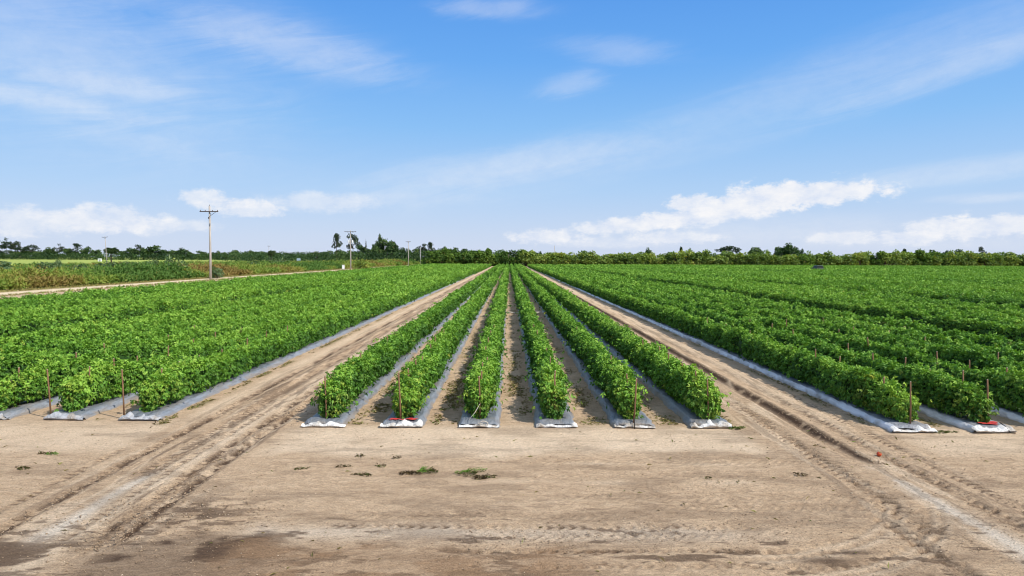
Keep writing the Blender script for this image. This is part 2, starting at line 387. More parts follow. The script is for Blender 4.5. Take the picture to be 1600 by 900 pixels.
# soil between beds: crumbly, with dry litter
inrow = sstep(15.6, 16.4, Y)
for i in range(5):
    xc = (MIDX[i] + MIDX[i + 1]) / 2
    ib = g(X - xc, .34) * inrow
    Z += .03 * ib * (fbm(X * 5, Y * 5, 3, 101 + i) - .4)
    org = np.maximum(org, [.62, .50, .42, .35, .30][i] * ib * sstep(.42, .62, fbm(X * 1.5, Y * .8, 4, 111 + i)))
    pale = np.maximum(pale, .35 * ib * sstep(.4, .6, fbm(X * 1.7, Y * .9, 4, 121 + i)))
    wet_shade = np.maximum(wet_shade, [.05, .08, .12, .2, .25][i] * ib * sstep(.4, .7, cl2))  # gap soil darker from left to right
for xe in (-8.2, 5.25, 8.62, -10.0, 10.2):
    org = np.maximum(org, .75 * g(X - xe, .14) * inrow * sstep(.5, .62, fbm(X * 2, Y * 1.1, 3, 131)))
Z *= lat * sstep(330, 300, Y) * sstep(5, 8, Y)
Z = np.where((Y > F0 + .3) & (np.abs(X) > 8.9), np.minimum(Z, 0.0), Z)
ny, nx = X.shape
idx = np.arange(nx * ny).reshape(ny, nx)
F = np.stack([idx[:-1, :-1].ravel(), idx[:-1, 1:].ravel(), idx[1:, 1:].ravel(), idx[1:, :-1].ravel()], 1)
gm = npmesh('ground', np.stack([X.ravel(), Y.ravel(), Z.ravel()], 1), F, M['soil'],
            dict(wet_shade=np.clip(wet_shade, 0, 1).ravel(), pale=np.clip(pale, 0, 1).ravel(), grey=np.clip(grey, 0, 1).ravel(), org=org.ravel(), rust=rust.ravel()), smooth=True)
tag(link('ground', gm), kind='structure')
def sheet(name, x0, x1, y0, y1, z, m):
    ys = np.concatenate([[y0], np.geomspace(max(y0, 20), y1, 40)[1:]])
    xs = np.linspace(x0, x1, 12); A, B = np.meshgrid(xs, ys)
    k = np.arange(A.size).reshape(A.shape)
    f = np.stack([k[:-1, :-1].ravel(), k[:-1, 1:].ravel(), k[1:, 1:].ravel(), k[1:, :-1].ravel()], 1)
    tag(link(name, npmesh(name, np.stack([A.ravel(), B.ravel(), np.full(A.size, z)], 1), f, m)), kind='structure')
sheet('pasture', -2600, -215, 40, 6500, .008, M['pasture'])
sheet('weedy_ground', -215, -57.2, 20, 6500, .008, M['weedground'])
sheet('verge', -57.2, -54.6, 20, 520, .008, M['verge'])
sheet('farm_road', -54.6, -50.6, 20, 520, .012, M['road'])
sheet('far_grassland', -57, 3000, 342, 6500, .008, M['weedground'])

# ------------------------------------------------------------------ foliage
def leaves(P, D, U, L, W, fold=.25, droop=.3):
    """leaflets: rhombic two-triangle blades. P base, D direction, U face normal"""
    D = unit(D); S = unit(np.cross(D, U)); U = np.cross(S, D)
    L = L[:, None]; W = W[:, None]
    mid = P + D * L * .42 + U * 0
    a = P; b = mid + S * W * .5 + U * W * fold; c = P + D * L - U * L * droop; d = mid - S * W * .5 + U * W * fold
    V = np.stack([a, b, c, d], 1).reshape(-1, 3)
    k = np.arange(len(P)) * 4
    F = np.concatenate([np.stack([k, k + 1, k + 2], 1), np.stack([k, k + 2, k + 3], 1)])
    return V, F

def row_mesh(seed, segs, y_shift=0.0, yel_end=.5):
    """segs: (y0, y1, compounds per metre, leaflets, leaflet length, leaflet width), y measured from the row's front"""
    rg = np.random.default_rng(seed)
    Vs, Fs, T, Yl = [], [], [], []; off = 0
    ytop = segs[-1][1]
    npl = int(ytop / .52) + 2
    py = np.arange(npl) * .52 + .18 + rg.normal(0, .06, npl)
    sl = fbm(py * .12, py * 0 + seed, 3, seed)
    ph = .50 * (1 + .12 * (sl - .5) * 2 + rg.normal(0, .06, npl))         # half height
    pw = .275 * (1 + .22 * (vnoise(py * .3, py * 0 + 5, seed + 3) - .5) * 2 + rg.normal(0, .10, npl))
    px = rg.normal(0, .05, npl) + .07 * (sl - .5)
    ptint = rg.normal(0, .07, npl)
    pyel = np.clip(rg.normal(-.2, .18, npl), 0, .5)
    ph[:2] *= .94; pw[0] *= .88; ph[rg.random(npl) < .03] *= .85
    for (a, b, dens, nl, LL, WW) in segs:
        n = int((b - a) * dens)
        y = rg.uniform(a, b, n)
        if a == 0:                                                     # leaves closing the row's front end
            ne = 260; y[:ne] = rg.uniform(-.06, .12, ne)
        k = np.clip(((y - .18) / .52).round().astype(int), 0, npl - 1)
        nz = lambda f, s_: vnoise(y * f, y * 0 + 3.7 * s_, seed + s_) - .5
        hh = 1.0 * (1 + .12 * nz(.22, 1) + .22 * nz(1.1, 2) + .24 * nz(2.4, 3)) * (.80 + .20 * sstep(-.1, .9, y)) * (ph[k] / .5) ** .5
        ww = .275 * (1 + .30 * nz(.35, 4) + .50 * nz(1.3, 5) + .45 * nz(2.4, 6)) * (.72 + .28 * sstep(-.1, .8, y))
        th = rg.uniform(-.85, math.pi + .85, n)
        cx = np.sign(np.cos(th)) * np.abs(np.cos(th)) ** .8; sn = np.sin(th)
        r = 1 - .34 * rg.random(n) ** 1.5
        if a == 0:
            r[:ne] = rg.random(ne) ** .5; th[:ne] = rg.uniform(-math.pi, math.pi, ne); cx[:ne] = np.sign(np.cos(th[:ne])) * np.abs(np.cos(th[:ne])) ** .8; sn = np.sin(th)
        zz = np.where(sn > 0, .55 + (hh - .55) * np.abs(sn) ** .8 * r, .55 + .42 * sn * r)
        sx = .05 * np.sin(y * 1.1 + seed) + .04 * nz(.9, 8)
        P = np.stack([sx + ww * cx * r * np.where(sn > 0, 1 - .18 * sn, 1), y, zz], 1)
        sh = rg.random(n) < .13                                          # stray shoots
        P[sh, 2] += rg.uniform(-.08, .17, sh.sum()); P[sh, 0] += rg.normal(0, .13, sh.sum()) * np.where(P[sh, 2] < .8, 1.3, .7)
        hole = (vnoise(y * 1.7, cx * 1.5 + sn * 2, seed + 11) < .16) & (rg.random(n) < .75); P[hole, 0] *= .55; P[hole, 2] -= .10
        P[:, 2] = np.maximum(P[:, 2], .2)
        out = unit(np.stack([cx * .9, rg.normal(0, .25, n), sn * .8], 1))
        if a == 0: out[:ne] = unit(np.stack([cx[:ne] * .4, -np.ones(ne), sn[:ne] * .3], 1))
        D = unit(out * .85 + rg.normal(0, .5, (n, 3)) + np.array([0, 0, -.32]))
        U = unit(out * 1.0 + rg.normal(0, .34, (n, 3)) + np.array([0, 0, .45]))
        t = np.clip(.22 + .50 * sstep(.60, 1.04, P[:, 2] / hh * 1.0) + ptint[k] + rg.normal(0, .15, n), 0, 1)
        ye = np.clip(pyel[k] * (rg.random(n) < .2) + yel_end * np.exp(-y / 1.6) * (rg.random(n) < .4) * rg.random(n) + .6 * (rg.random(n) < .006), 0, 1)
        D = unit(D); S = unit(np.cross(D, U)); Un = np.cross(S, D)
        sz = rg.uniform(.7, 1.25, n)
        for q in range(nl):
            if q == 0: base = P + D * (LL * .75 * sz)[:, None]; dd = D + np.array([0, 0, -.3])
            else:
                s = 1 if q % 2 else -1; f = (.15, .15, .55, .55)[q - 1] if nl > 3 else .25
                base = P + D * (LL * 1.1 * f * sz)[:, None]; dd = D * .55 + S * s * .85 + np.array([0, 0, -.25])
            dd = dd + rg.normal(0, .22, (n, 3))
            v, f_ = leaves(base, dd, Un + rg.normal(0, .22, (n, 3)), LL * sz * rg.uniform(.8, 1.2, n), WW * sz * rg.uniform(.8, 1.2, n))
            Vs.append(v); Fs.append(f_ + off); off += len(v)
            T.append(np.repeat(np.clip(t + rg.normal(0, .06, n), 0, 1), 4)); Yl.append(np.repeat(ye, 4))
    nlv = sum(len(f) for f in Fs)
    # added dark core behind the leaves, with inner shade put into its colour
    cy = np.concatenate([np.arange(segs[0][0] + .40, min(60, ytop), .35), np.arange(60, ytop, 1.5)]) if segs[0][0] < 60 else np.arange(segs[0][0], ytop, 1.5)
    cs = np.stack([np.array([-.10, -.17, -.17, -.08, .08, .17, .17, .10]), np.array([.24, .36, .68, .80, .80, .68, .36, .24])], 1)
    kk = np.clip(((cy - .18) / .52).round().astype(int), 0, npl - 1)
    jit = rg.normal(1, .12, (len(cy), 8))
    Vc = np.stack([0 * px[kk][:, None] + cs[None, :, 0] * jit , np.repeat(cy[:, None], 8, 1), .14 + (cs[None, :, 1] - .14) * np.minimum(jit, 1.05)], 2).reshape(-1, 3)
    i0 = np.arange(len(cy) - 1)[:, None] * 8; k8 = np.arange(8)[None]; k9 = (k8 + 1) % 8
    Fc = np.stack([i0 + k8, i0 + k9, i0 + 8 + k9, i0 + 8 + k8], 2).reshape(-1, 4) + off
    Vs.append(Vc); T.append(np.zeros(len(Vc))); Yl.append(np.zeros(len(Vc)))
    tris = np.concatenate(Fs)
    Vall = np.concatenate(Vs); Vall[:, 1] += y_shift
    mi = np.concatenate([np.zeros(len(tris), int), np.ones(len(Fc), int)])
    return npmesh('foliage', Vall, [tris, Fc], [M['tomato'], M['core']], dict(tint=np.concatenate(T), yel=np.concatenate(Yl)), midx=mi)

LEN = FE - F0
NEARV = [row_mesh(20 + i, [(0, 16, 660, 5, .075, .042), (16, 36, 350, 5, .092, .053), (36, 75, 150, 3, .16, .10), (75, 150, 75, 3, .22, .15), (150, LEN, 38, 3, .32, .21)], 0, .55) for i in range(5)]
MIDV = [row_mesh(40 + i, [(4, 36, 330, 5, .092, .053), (36, 75, 140, 3, .16, .10), (75, 150, 70, 3, .22, .15), (150, LEN, 36, 3, .32, .21)]) for i in range(3)]
FARV = [row_mesh(60 + i, [(30, 75, 130, 3, .16, .10), (75, 150, 68, 3, .22, .15), (150, LEN, 34, 3, .32, .21)]) for i in range(3)]
OUTV = [row_mesh(70 + i, [(95, 150, 66, 3, .22, .15), (150, LEN, 34, 3, .32, .21)]) for i in range(3)]

ORD = ['first', 'second', 'third', 'fourth', 'fifth', 'sixth', 'seventh', 'eighth', 'ninth', 'tenth', 'eleventh', 'twelfth', 'thirteenth', 'fourteenth', 'fifteenth', 'sixteenth', 'seventeenth', 'eighteenth', 'nineteenth', 'twentieth']
def ordw(i):
    if i < 20: return ORD[i]
    tens = ['', '', 'twenty', 'thirty', 'forty', 'fifty', 'sixty', 'seventy', 'eighty', 'ninety']
    n = i + 1
    return tens[n // 10] + ('-' + ORD[n % 10 - 1] if n % 10 else 'th') if n % 10 else tens[n // 10][:-1] + 'ieth'

def stem_mesh(seed):
    rg = random.Random(seed); a = rg.uniform(-.10, .10)
    return MB().tube([(0, 0, .10), (a * .5, rg.uniform(-.05, .05), .45), (a, rg.uniform(-.1, .1), .85)], [.012, .010, .006], 5, False).mesh('stem', M['stem'])
STEMS = [stem_mesh(i) for i in range(5)]
def crop_row(x, y0, variants, i, label, near=False):
    t = empty('tomato_row', (x, y0, 0))
    tag(t, label, 'crop row', 'staked tomato rows running to the far hedge')
    link('foliage', variants[i % len(variants)], t)
    if near:
        for q in range(5): link('stem', STEMS[(i + q) % 5], t, (random.uniform(-.07, .07), .14 + .26 * q, 0))
    return t
midnames = ['leafy leftmost row of the six centre rows, beside the left dirt lane', 'second of the six centre rows, with red marks at its end',
            'third of the six centre rows, with a pale string at its end', 'fourth of the six centre rows from the left, just right of the middle gap',
            'fifth of the six centre rows, with a black tube at its end', 'rightmost of the six centre rows, beside the right dirt lane']
for i, x in enumerate(MIDX):
    crop_row(x, F0 + .32, NEARV, i, midnames[i], True)
for i, x in enumerate(LEFTX):
    if i < 6:
        lab = 'sunlit tomato row left of the left lane, ' + ordw(i) + ' from that lane'
        crop_row(x, F0 + .95, NEARV if i < 4 else MIDV, i + 2, lab, i < 3)
    else:
        crop_row(x, F0 + .8, MIDV, i, 'tomato row of the outer left block, ' + ordw(13 - i) + ' counted from the sand road')
for i, x in enumerate(RIGHTX):
    b, k = divmod(i, 6)
    near = b == 0
    if b == 0: lab = 'dark sided tomato row right of the right lane, ' + ordw(k) + ' from that lane'
    else: lab = ordw(k) + ' row of right hand block ' + ordw(b) + ', blocks counted from the right lane'
    v = NEARV if i < 4 else (MIDV if b < 3 else (FARV if b < 9 else OUTV))
    crop_row(x, F0 + .05, v, i + 1, lab, i < 3)

# ------------------------------------------------------------------ plastic covered beds
def bed_mesh(seed, film, mats_fold, length):
    rg = np.random.default_rng(seed)
    ys = np.concatenate([[0, .05, .12], np.arange(.22, 30, .22), np.arange(30, 90, .7), np.arange(90, length, 3)])
    prof = np.array([[-.50, -.02], [-.455, .055], [-.40, .125], [-.36, .142], [-.18, .148], [0, .15], [.18, .148], [.36, .142], [.40, .125], [.455, .055], [.50, -.02]])
    side = np.array([1, 1, .8, .1, 0, 0, 0, .1, .8, 1, 1]); npf = len(prof)
    A = np.repeat(prof[None], len(ys), 0).copy()
    f = fbm(ys[:, None] * 1.3 + 0 * A[:, :, 0], A[:, :, 0] * 4, 3, seed)
    A[:, :, 0] += .09 * (fbm(ys * .6, ys * 0, 3, seed + 1)[:, None] - .5) + .03 * (f - .5) + .045 * rg.normal(0, .5, A.shape[:2]) * side[None] 
    A[:, :, 1] += (.05 * (f - .5) + .012 * rg.normal(0, 1, A.shape[:2])) * (A[:, :, 1] > 0.02)
    ev = .11 * (fbm(ys * 1.4, ys * 0, 4, seed + 2) - .5); ev2 = .11 * (fbm(ys * 1.4, ys * 0 + 9, 4, seed + 2) - .5)
    A[:, 1, 1] += ev; A[:, 9, 1] += ev2; A[:, 2, 1] += ev * .3; A[:, 8, 1] += ev2 * .3; A[:, 0, 1] += np.minimum(ev, 0); A[:, 10, 1] += np.minimum(ev2, 0)
    rnd = np.array([.55, .86, 1.0]);
    for i in range(3): A[i, :, 1] *= rnd[i]; 
    V = np.concatenate([A[:, :, :1], np.repeat(ys[:, None, None], npf, 1), A[:, :, 1:]], 2)
    k = np.arange(len(ys) * npf).reshape(len(ys), npf)
    Fq = np.stack([k[:-1, :-1].ravel(), k[:-1, 1:].ravel(), k[1:, 1:].ravel(), k[1:, :-1].ravel()], 1)
    dirt = np.clip(.9 * (A[:, :, 1] < .03) + .5 * (fbm(ys[:, None] * .8 + 0 * f, 0 * f + seed, 3, seed + 9) > .56) * (A[:, :, 1] < .1), 0, .8)
    me = npmesh('film', V.reshape(-1, 3), Fq, film, dict(side=np.repeat(side[None], len(ys), 0).ravel(), dirt=dirt.ravel()), smooth=True)
    # folded white end: bag like roll across the front
    nx_, nr = 30, 9
    xs = np.linspace(-.50, .50, nx_); rr = .056 * (1 + .55 * (vnoise(xs * 7, xs * 0, seed + 5) - .5) * 2) * (.45 + .55 * np.sqrt(np.clip(1 - (xs / .52) ** 6, 0, 1)))
    Vf = []
    for j in range(nr):
        a = math.pi * (1.12 - 1.25 * j / (nr - 1))
        wr = 1 + .30 * (vnoise(xs * 11 + j * .9, xs * 0 + j, seed + 6) - .5) * 2
        Vf.append(np.stack([xs, -.015 - rr * 1.15 * wr * np.cos(a - math.pi / 2 - math.pi / 2) * 0 - .06 * np.sin(math.pi * j / (nr - 1)) * wr + .06 * (j > nr - 2),
                            np.clip((j / (nr - 1)) * rr * 2.05 * wr, 0, .2) + .0], 1))
    Vf = np.stack(Vf, 0); kf = np.arange(nx_ * nr).reshape(nr, nx_)
    Ff = np.stack([kf[:-1, :-1].ravel(), kf[:-1, 1:].ravel(), kf[1:, 1:].ravel(), kf[1:, :-1].ravel()], 1)
    fm = npmesh('end_fold', Vf.reshape(-1, 3), Ff, mats_fold, dict(side=np.zeros(nx_ * nr), dirt=np.repeat(np.array([.95, .7, .45, .25] + [.15] * (nr - 4)), nx_) * RNG.uniform(.2, 1, nx_ * nr) + np.tile(.55 * sstep(.50, .68, fbm(xs * 5, xs * 0, 3, seed + 8)), nr)), smooth=True)
    return me, fm
def paint(mb_list, parent, z=.16):
    for (cx, cy, w, d, sd) in mb_list:
        rg = random.Random(sd); vs = [(cx, cy, z)]; n = 18
        for q in range(n):
            a = 2 * math.pi * q / n; r = rg.uniform(.45, 1.25)
            vs.append((cx + math.cos(a) * w * r, cy + math.sin(a) * d * r, z))
        link('red_mark', MB().add(vs, [(0, 1 + q, 1 + (q + 1) % n) for q in range(n)]).mesh('red_mark', M['red']), parent)
BEDS = [(x, F0, 'silver', 'bed under the ' + ordw(i) + ' centre row from the left') for i, x in enumerate(MIDX)]
BEDS += [(x, F0 + .62, 'silver', 'grey mulch bed of the ' + ordw(i) + ' row left of the left lane') for i, x in enumerate(LEFTX[:4])]
BEDS += [(x, F0 - .33, 'white', 'white sided mulch bed of the ' + ordw(i) + ' row right of the right lane') for i, x in enumerate(RIGHTX[:4])]
bedlook = {0: 'grey plastic ', 1: 'grey plastic red marked ', 2: 'silver plastic ', 3: 'silver plastic ', 4: 'silver plastic ', 5: 'silver plastic '}
for i, (x, y, film, lab) in enumerate(BEDS):
    t = empty('mulch_bed', (x, y, 0))
    tag(t, bedlook.get(i, 'plastic covered ') + lab, 'mulch bed', 'raised beds covered in plastic film')
    a, b = bed_mesh(200 + i, M[film], M['greyfold' if 6 <= i < 10 else 'fold'], FE - y)
    link('film', a, t); fo = link('end_fold', b, t); fo.scale = (random.uniform(.93, 1.03), random.uniform(.8, 1.5), random.uniform(.65, 1.05)); fo.rotation_euler = (0, random.uniform(-.02, .02), random.uniform(-.05, .05))
    if i == 1: paint([(-.20, .14, .15, .10, 1), (.20, .15, .13, .10, 2), (.02, .09, .09, .05, 3)], t, .165)
    if i == 11: paint([(.02, .20, .20, .13, 4), (.22, .30, .12, .10, 5)], t, .165)

# ------------------------------------------------------------------ stakes
def stake(x, y, h, lab, tilt=(0, 0), group='wooden stakes along the tomato rows'):
    t = empty('wooden_stake', (x, y, 0)); t.rotation_euler = (R(tilt[0]), R(tilt[1]), R(random.uniform(0, 40)))
    tag(t, lab, 'stake', group)
    MB().tube([(0, 0, -.1), (.004, 0, h * .5), (0, .004, h)], [.022, .020, .018], 6).build('shaft', M['stake'], t)
    MB().tube([(0, .004, h), (0, .004, h + .012)], [.0185, .014], 6).build('cut_end', M['stake_pale'], t)
ends = [(MIDX[0], F0 + .22, 1.14, 'end stake of the leftmost centre row'), (MIDX[1] - .05, F0 + .20, 1.25, 'tall rust brown end stake above the red marks of the second centre row'),
        (MIDX[2] + .02, F0 + .25, 1.15, 'end stake of the third centre row, with a pale string tied low'), (MIDX[3] - .02, F0 + .3, 1.2, 'end stake half buried in leaves of the fourth centre row'),
        (MIDX[4] - .02, F0 + .05, 1.15, 'dark end stake of the fifth centre row, standing at the film fold'), (MIDX[5] + .02, F0 + .25, 1.1, 'leaning end stake of the rightmost centre row'),
        (LEFTX[0] - .45, F0 + .72, 1.2, 'end stake of the yellowish row beside the left lane'), (LEFTX[1] - .42, F0 + .75, 1.2, 'end stake of the second row left of the left lane'),
        (RIGHTX[0] + .05, F0 - .12, 1.12, 'end stake of the first row right of the right lane'), (RIGHTX[1] + .12, F0 + .0, 1.15, 'tall bare end stake beside the red mark of the second right row')]
for (x, y, h, lab) in ends: stake(x, y, h, 'wooden ' + lab, (random.uniform(-2, 2), random.uniform(-2.5, 2.5)), 'wooden end stakes of the rows')
rows = [(x, F0 + .4, ordw(i) + ' centre row') for i, x in enumerate(MIDX)] + [(x, F0 + 1.0, ordw(i) + ' row left of the left lane') for i, x in enumerate(LEFTX[:3])] + [(x, F0 + .2, ordw(i) + ' row right of the right lane') for i, x in enumerate(RIGHTX[:4])]
for (x, y, nm) in rows:
    n = 9 if 'right' in nm else 7
    for k in range(n):
        yy = y + .62 + (1.15 if 'centre' in nm else .95) * k * (1 + .12 * k) + random.uniform(-.12, .12)
        stake(x + random.uniform(-.07, .07), yy, random.uniform(1.06, 1.24), 'brown stake tip in the ' + nm + ', ' + ordw(k) + ' behind its end', (random.uniform(-4, 4), random.uniform(-4, 4)))

# string, hoses, dropped fruit ------------------------------------------------
tag(MB().tube([(MIDX[2] + .02, F0 + .23, .52), (MIDX[2] - .1, F0 + .1, .33), (MIDX[2] - .24, F0 + .02, .17)], .006, 5).build('tie_string', M['string']), 'pale string running from stake to film at the third centre row', 'string')
cp = [(MIDX[2] + .10 + .13 * math.cos(a) * (1 - .02 * i), F0 - .075 - .02 * math.sin(a * .5), .10 + .07 * math.sin(a)) for i, a in enumerate(np.linspace(-2.6, 3.6, 22))]
tag(MB().tube(cp, .011, 6).build('drip_tube', M['tubing']), 'curled tan drip tube lying on the white fold of the third centre bed', 'tube')
cp = [(MIDX[4] - .02, F0 - .09, .0), (MIDX[4] - .02, F0 - .085, .12), (MIDX[4] - .01, F0 - .02, .22), (MIDX[4], F0 + .1, .2)]
tag(MB().tube(cp, .012, 6).build('drip_tube', M['blackhose']), 'black drip tube hanging over the white fold of the fifth centre bed', 'tube')
cp = [(RIGHTX[1] + .25, F0 - .2, .20), (RIGHTX[1] + .27, F0 - .36, .14), (RIGHTX[1] + .33, F0 - .44, .02), (RIGHTX[1] + .42, F0 - .47, .02)]
tag(MB().tube(cp, .012, 6).build('drip_tube', M['blackhose']), 'black drip tube hanging over the fold of the second right bed', 'tube')
cp = [(-1.3 + .35 * i, 47 + .15 * math.sin(i * .8), .19 + .02 * math.sin(i * 2.1)) for i in range(13)]
tag(MB().tube(cp, .05, 8).build('irrigation_hose', M['tubing']), 'pale irrigation hose crossing the gaps between the middle rows', 'hose')
def lathe_fruit(name, loc, r, lab):
    t = empty(name, loc); t.rotation_euler = (R(25), R(20), 0); tag(t, lab, 'tomato')
    n = 14; prof = [(.05, .80), (.35, .88), (.72, .74), (.96, .38), (1, 0), (.93, -.36), (.7, -.68), (.35, -.86), (.02, -.90)]
    vs = []; fs = []
    for (a, z) in prof:
        for k in range(n):
            q = 2 * math.pi * k / n; w = 1 + .05 * math.cos(5 * q); vs.append((a * w * r * math.cos(q), a * w * r * math.sin(q), z * r))
    for i in range(len(prof) - 1):
        for k in range(n): fs.append((i * n + k, (i + 1) * n + k, (i + 1) * n + (k + 1) % n, i * n + (k + 1) % n))
    MB().add(vs, fs, True).build('skin', M['tomato_red'], t)
    mb = MB()
    for k in range(5):
        q = 2 * math.pi * k / 5; c, s = math.cos(q), math.sin(q)
        mb.add([(0, 0, r * .92), (c * r * .4 - s * r * .14, s * r * .4 + c * r * .14, r * .95), (c * r * .75, s * r * .75, r * .82), (c * r * .4 + s * r * .14, s * r * .4 - c * r * .14, r * .95)], [(0, 1, 2), (0, 2, 3)])
    mb.build('calyx', M['calyx'], t)
lathe_fruit('tomato', (7.45, 13.52, .04), .048, 'lone red tomato dropped on the tracks of the right lane')

# ------------------------------------------------------------------ weeds in the foreground
def tuft_mesh(seed, n, rad, L, green):
    rg = np.random.default_rng(seed)
    a = rg.uniform(0, 2 * np.pi, n); r = rad * np.sqrt(rg.random(n))
    lump = 1 + .5 * np.sin(a * 2 + seed) + .3 * np.sin(a * 3 + seed * 2)
    P = np.stack([r * lump * np.cos(a) * 1.35, r * lump * np.sin(a) * .75, rg.uniform(0, .03, n)], 1)
    D = np.stack([np.cos(a), np.sin(a), rg.uniform(.1, 1.2, n)], 1) + rg.normal(0, .5, (n, 3)); D[:, 2] = np.abs(D[:, 2]) * .5
    U = rg.normal(0, .5, (n, 3)) + np.array([0, 0, 1.])
    V, Fq = leaves(P, D, U, L * rg.uniform(.6, 1.4, n), L * .38 * rg.uniform(.7, 1.3, n), .2, .35)
    tint = np.clip(green + rg.normal(0, .14, n) + (.30 if green > .5 else .05) * np.sign(np.sin(a + seed)) * (r > .3 * rad), 0, 1)
    return npmesh('weed_tuft', V, Fq, M['tuft'], dict(tint=np.repeat(tint, 4), yel=np.repeat((rg.random(n) < .05) * .5, 4)))
TUFTS = [(-1.50, 12.47, .16, .80, 'left of the two green weed tufts in the middle of the bare headland', 300, .055),
         (-.70, 12.38, .19, .60, 'right of the two green weed tufts in the middle of the bare headland', 320, .055),
         (-.45, 12.1, .15, .25, 'brown withered weed just in front of the right green tuft', 160, .07),
         (-1.78, 12.32, .13, .15, 'brown withered weed touching the left green tuft', 120, .07),
         (-2.62, 12.2, .13, .2, 'brown withered weed left of the green tufts, the nearer of two', 130, .06),
         (-2.4, 12.75, .09, .3, 'tiny brown weed behind the withered one left of the green tufts', 60, .055),
         (-2.95, 13.4, .10, .25, 'small weed scrap on the sand in front of the second centre bed', 70, .05),
         (-2.2, 13.3, .08, .3, 'small weed scrap on the sand left of the third centre bed', 50, .05),
         (-3.85, 12.55, .10, .25, 'brown weed on the headland halfway to the left lane', 80, .055),
         (-3.1, 12.7, .10, .25, 'brown weed between the lone left weed and the green tufts', 80, .055),
         (-9.15, 13.5, .13, .6, 'olive weed on the headland in front of the left beds', 90, .07),
         (-9.0, 12.55, .12, .35, 'brownish weed nearest the left edge of the photo', 90, .06),
         (5.35, 12.3, .12, .3, 'flat brown weed left of the right lane tracks', 90, .05),
         (3.6, 12.1, .05, .3, 'tiny dark weed right of the middle of the headland', 30, .05),
         (5.3, 15.7, .16, .45, 'ragged weed at the front corner of the rightmost centre bed', 150, .07),
         (9.95, 15.4, .2, .35, 'dry brown weed between the two nearest right beds', 160, .07)]
for i, (x, y, r, gq, lab, n, L) in enumerate(TUFTS):
    tag(link('weed_tuft', tuft_mesh(300 + i, n, r * (.72 if i > 1 else 1), L * .72, gq), loc=(x, y, .0)), lab, 'weed', 'weeds on the bare headland')
# dry ground cover between beds and along their edges
def ground_cover():
    rg = np.random.default_rng(5); Ps = []
    for i in range(5):
        xc = (MIDX[i] + MIDX[i + 1]) / 2; n = [2600, 2200, 1500, 1100, 900][i]
        y = 16.0 + rg.exponential(9, n); x = xc + rg.normal(0, .16, n)
        keep = fbm(x * 1.5, y * .8, 4, 111 + i) > .47
        Ps.append(np.stack([x, y], 1)[keep])
    for (xe, n) in ((-8.22, 1300), (5.27, 600), (8.65, 500), (-10.0, 500), (10.2, 500)):
        y = 15.9 + rg.exponential(14, n); x = xe + rg.normal(0, .06, n); keep = fbm(x * 2, y * 1.1, 3, 131) > .5
        Ps.append(np.stack([x, y], 1)[keep])
    nl_ = 160; Ps.append(np.stack([rg.uniform(-11, 11, nl_), rg.uniform(8.3, 15.6, nl_)], 1))
    P = np.concatenate(Ps); n = len(P)
    P = np.concatenate([P, np.zeros((n, 1))], 1)
    a = rg.uniform(0, 2 * np.pi, n); D = np.stack([np.cos(a), np.sin(a), rg.uniform(.1, .9, n)], 1)
    V, Fq = leaves(P, D, rg.normal(0, .4, (n, 3)) + np.array([0, 0, 1.]), rg.uniform(.05, .13, n), rg.uniform(.012, .035, n), .2, .3)
    return npmesh('ground_cover', V, Fq, M['dry'], dict(tint=np.repeat(np.clip(rg.normal(.45, .28, n), 0, 1), 4), yel=np.zeros(4 * n)))
tag(link('ground_cover', ground_cover()), 'dry yellowish weeds and litter between the plastic beds', 'weeds', kind='stuff')
# soil clods in the wheel tracks
def clods():
    rg = np.random.default_rng(9); Vs = []; Fs = []; o = 0
    base = np.array([[1, 0, 0], [-1, 0, 0], [0, 1, 0], [0, -1, 0], [0, 0, 1], [0, 0, -.6]], float)
    fc = np.array([[0, 2, 4], [2, 1, 4], [1, 3, 4], [3, 0, 4], [2, 0, 5], [1, 2, 5], [3, 1, 5], [0, 3, 5]])
    def put(x, y, s):
        nonlocal o
        n = len(x); jit = rg.uniform(.6, 1.3, (n, 6, 1)); sc_ = (s[:, None] * rg.uniform(.6, 1.4, (n, 3)) * np.array([1, 1, .65]))[:, None, :]
        v = base[None] * jit * sc_ + np.stack([x, y, s * .2], 1)[:, None, :]
        Vs.append(v.reshape(-1, 3)); Fs.append((np.arange(n)[:, None, None] * 6 + fc[None] + o).reshape(-1, 3)); o += n * 6
    for (xc, w, y0, y1, n, smax) in ((-7.25, .12, 9, 22, 420, .022), (-6.86, .08, 17, 70, 600, .035), (-5.6, .25, 9, 20, 520, .022), (7.15, .06, 13, 60, 600, .028), (6.2, .2, 9, 20, 260, .018), (7.6, .15, 9, 20, 220, .018), (-4.95, .2, 17, 60, 400, .03)):
        y = y0 + (y1 - y0) * rg.random(n) ** 1.5; put(xc + rg.normal(0, w, n), y, rg.uniform(.006, smax, n))
    n = 15000; put(rg.uniform(-12, 12, n), 8.2 + 7.4 * rg.random(n) ** 1.2, .003 + .013 * rg.random(n) ** 3)
    n = 1400; put(rg.normal(-5.2, .9, n), rg.normal(10.2, .8, n), .004 + .016 * rg.random(n) ** 2)
    n = 1500; put(rg.normal(1.2, 2.2, n), rg.normal(9.5, .45, n), .004 + .012 * rg.random(n) ** 2)
    n = 1200; put(rg.normal(6.8, .9, n), rg.uniform(8.5, 18, n), .004 + .014 * rg.random(n) ** 2)
    return npmesh('soil_clods', np.concatenate(Vs), np.concatenate(Fs), M['soil'], dict(wet_shade=np.repeat(rg.uniform(0, .6, o // 6) * (rg.random(o // 6) < .7), 6), pale=np.repeat((rg.random(o // 6) < .12) * 1.0, 6), grey=np.zeros(o), org=np.zeros(o), rust=np.zeros(o)), smooth=True)
tag(link('soil_clods', clods()), 'crumbled soil clods along the wheel tracks and headland', 'soil clods', kind='stuff')

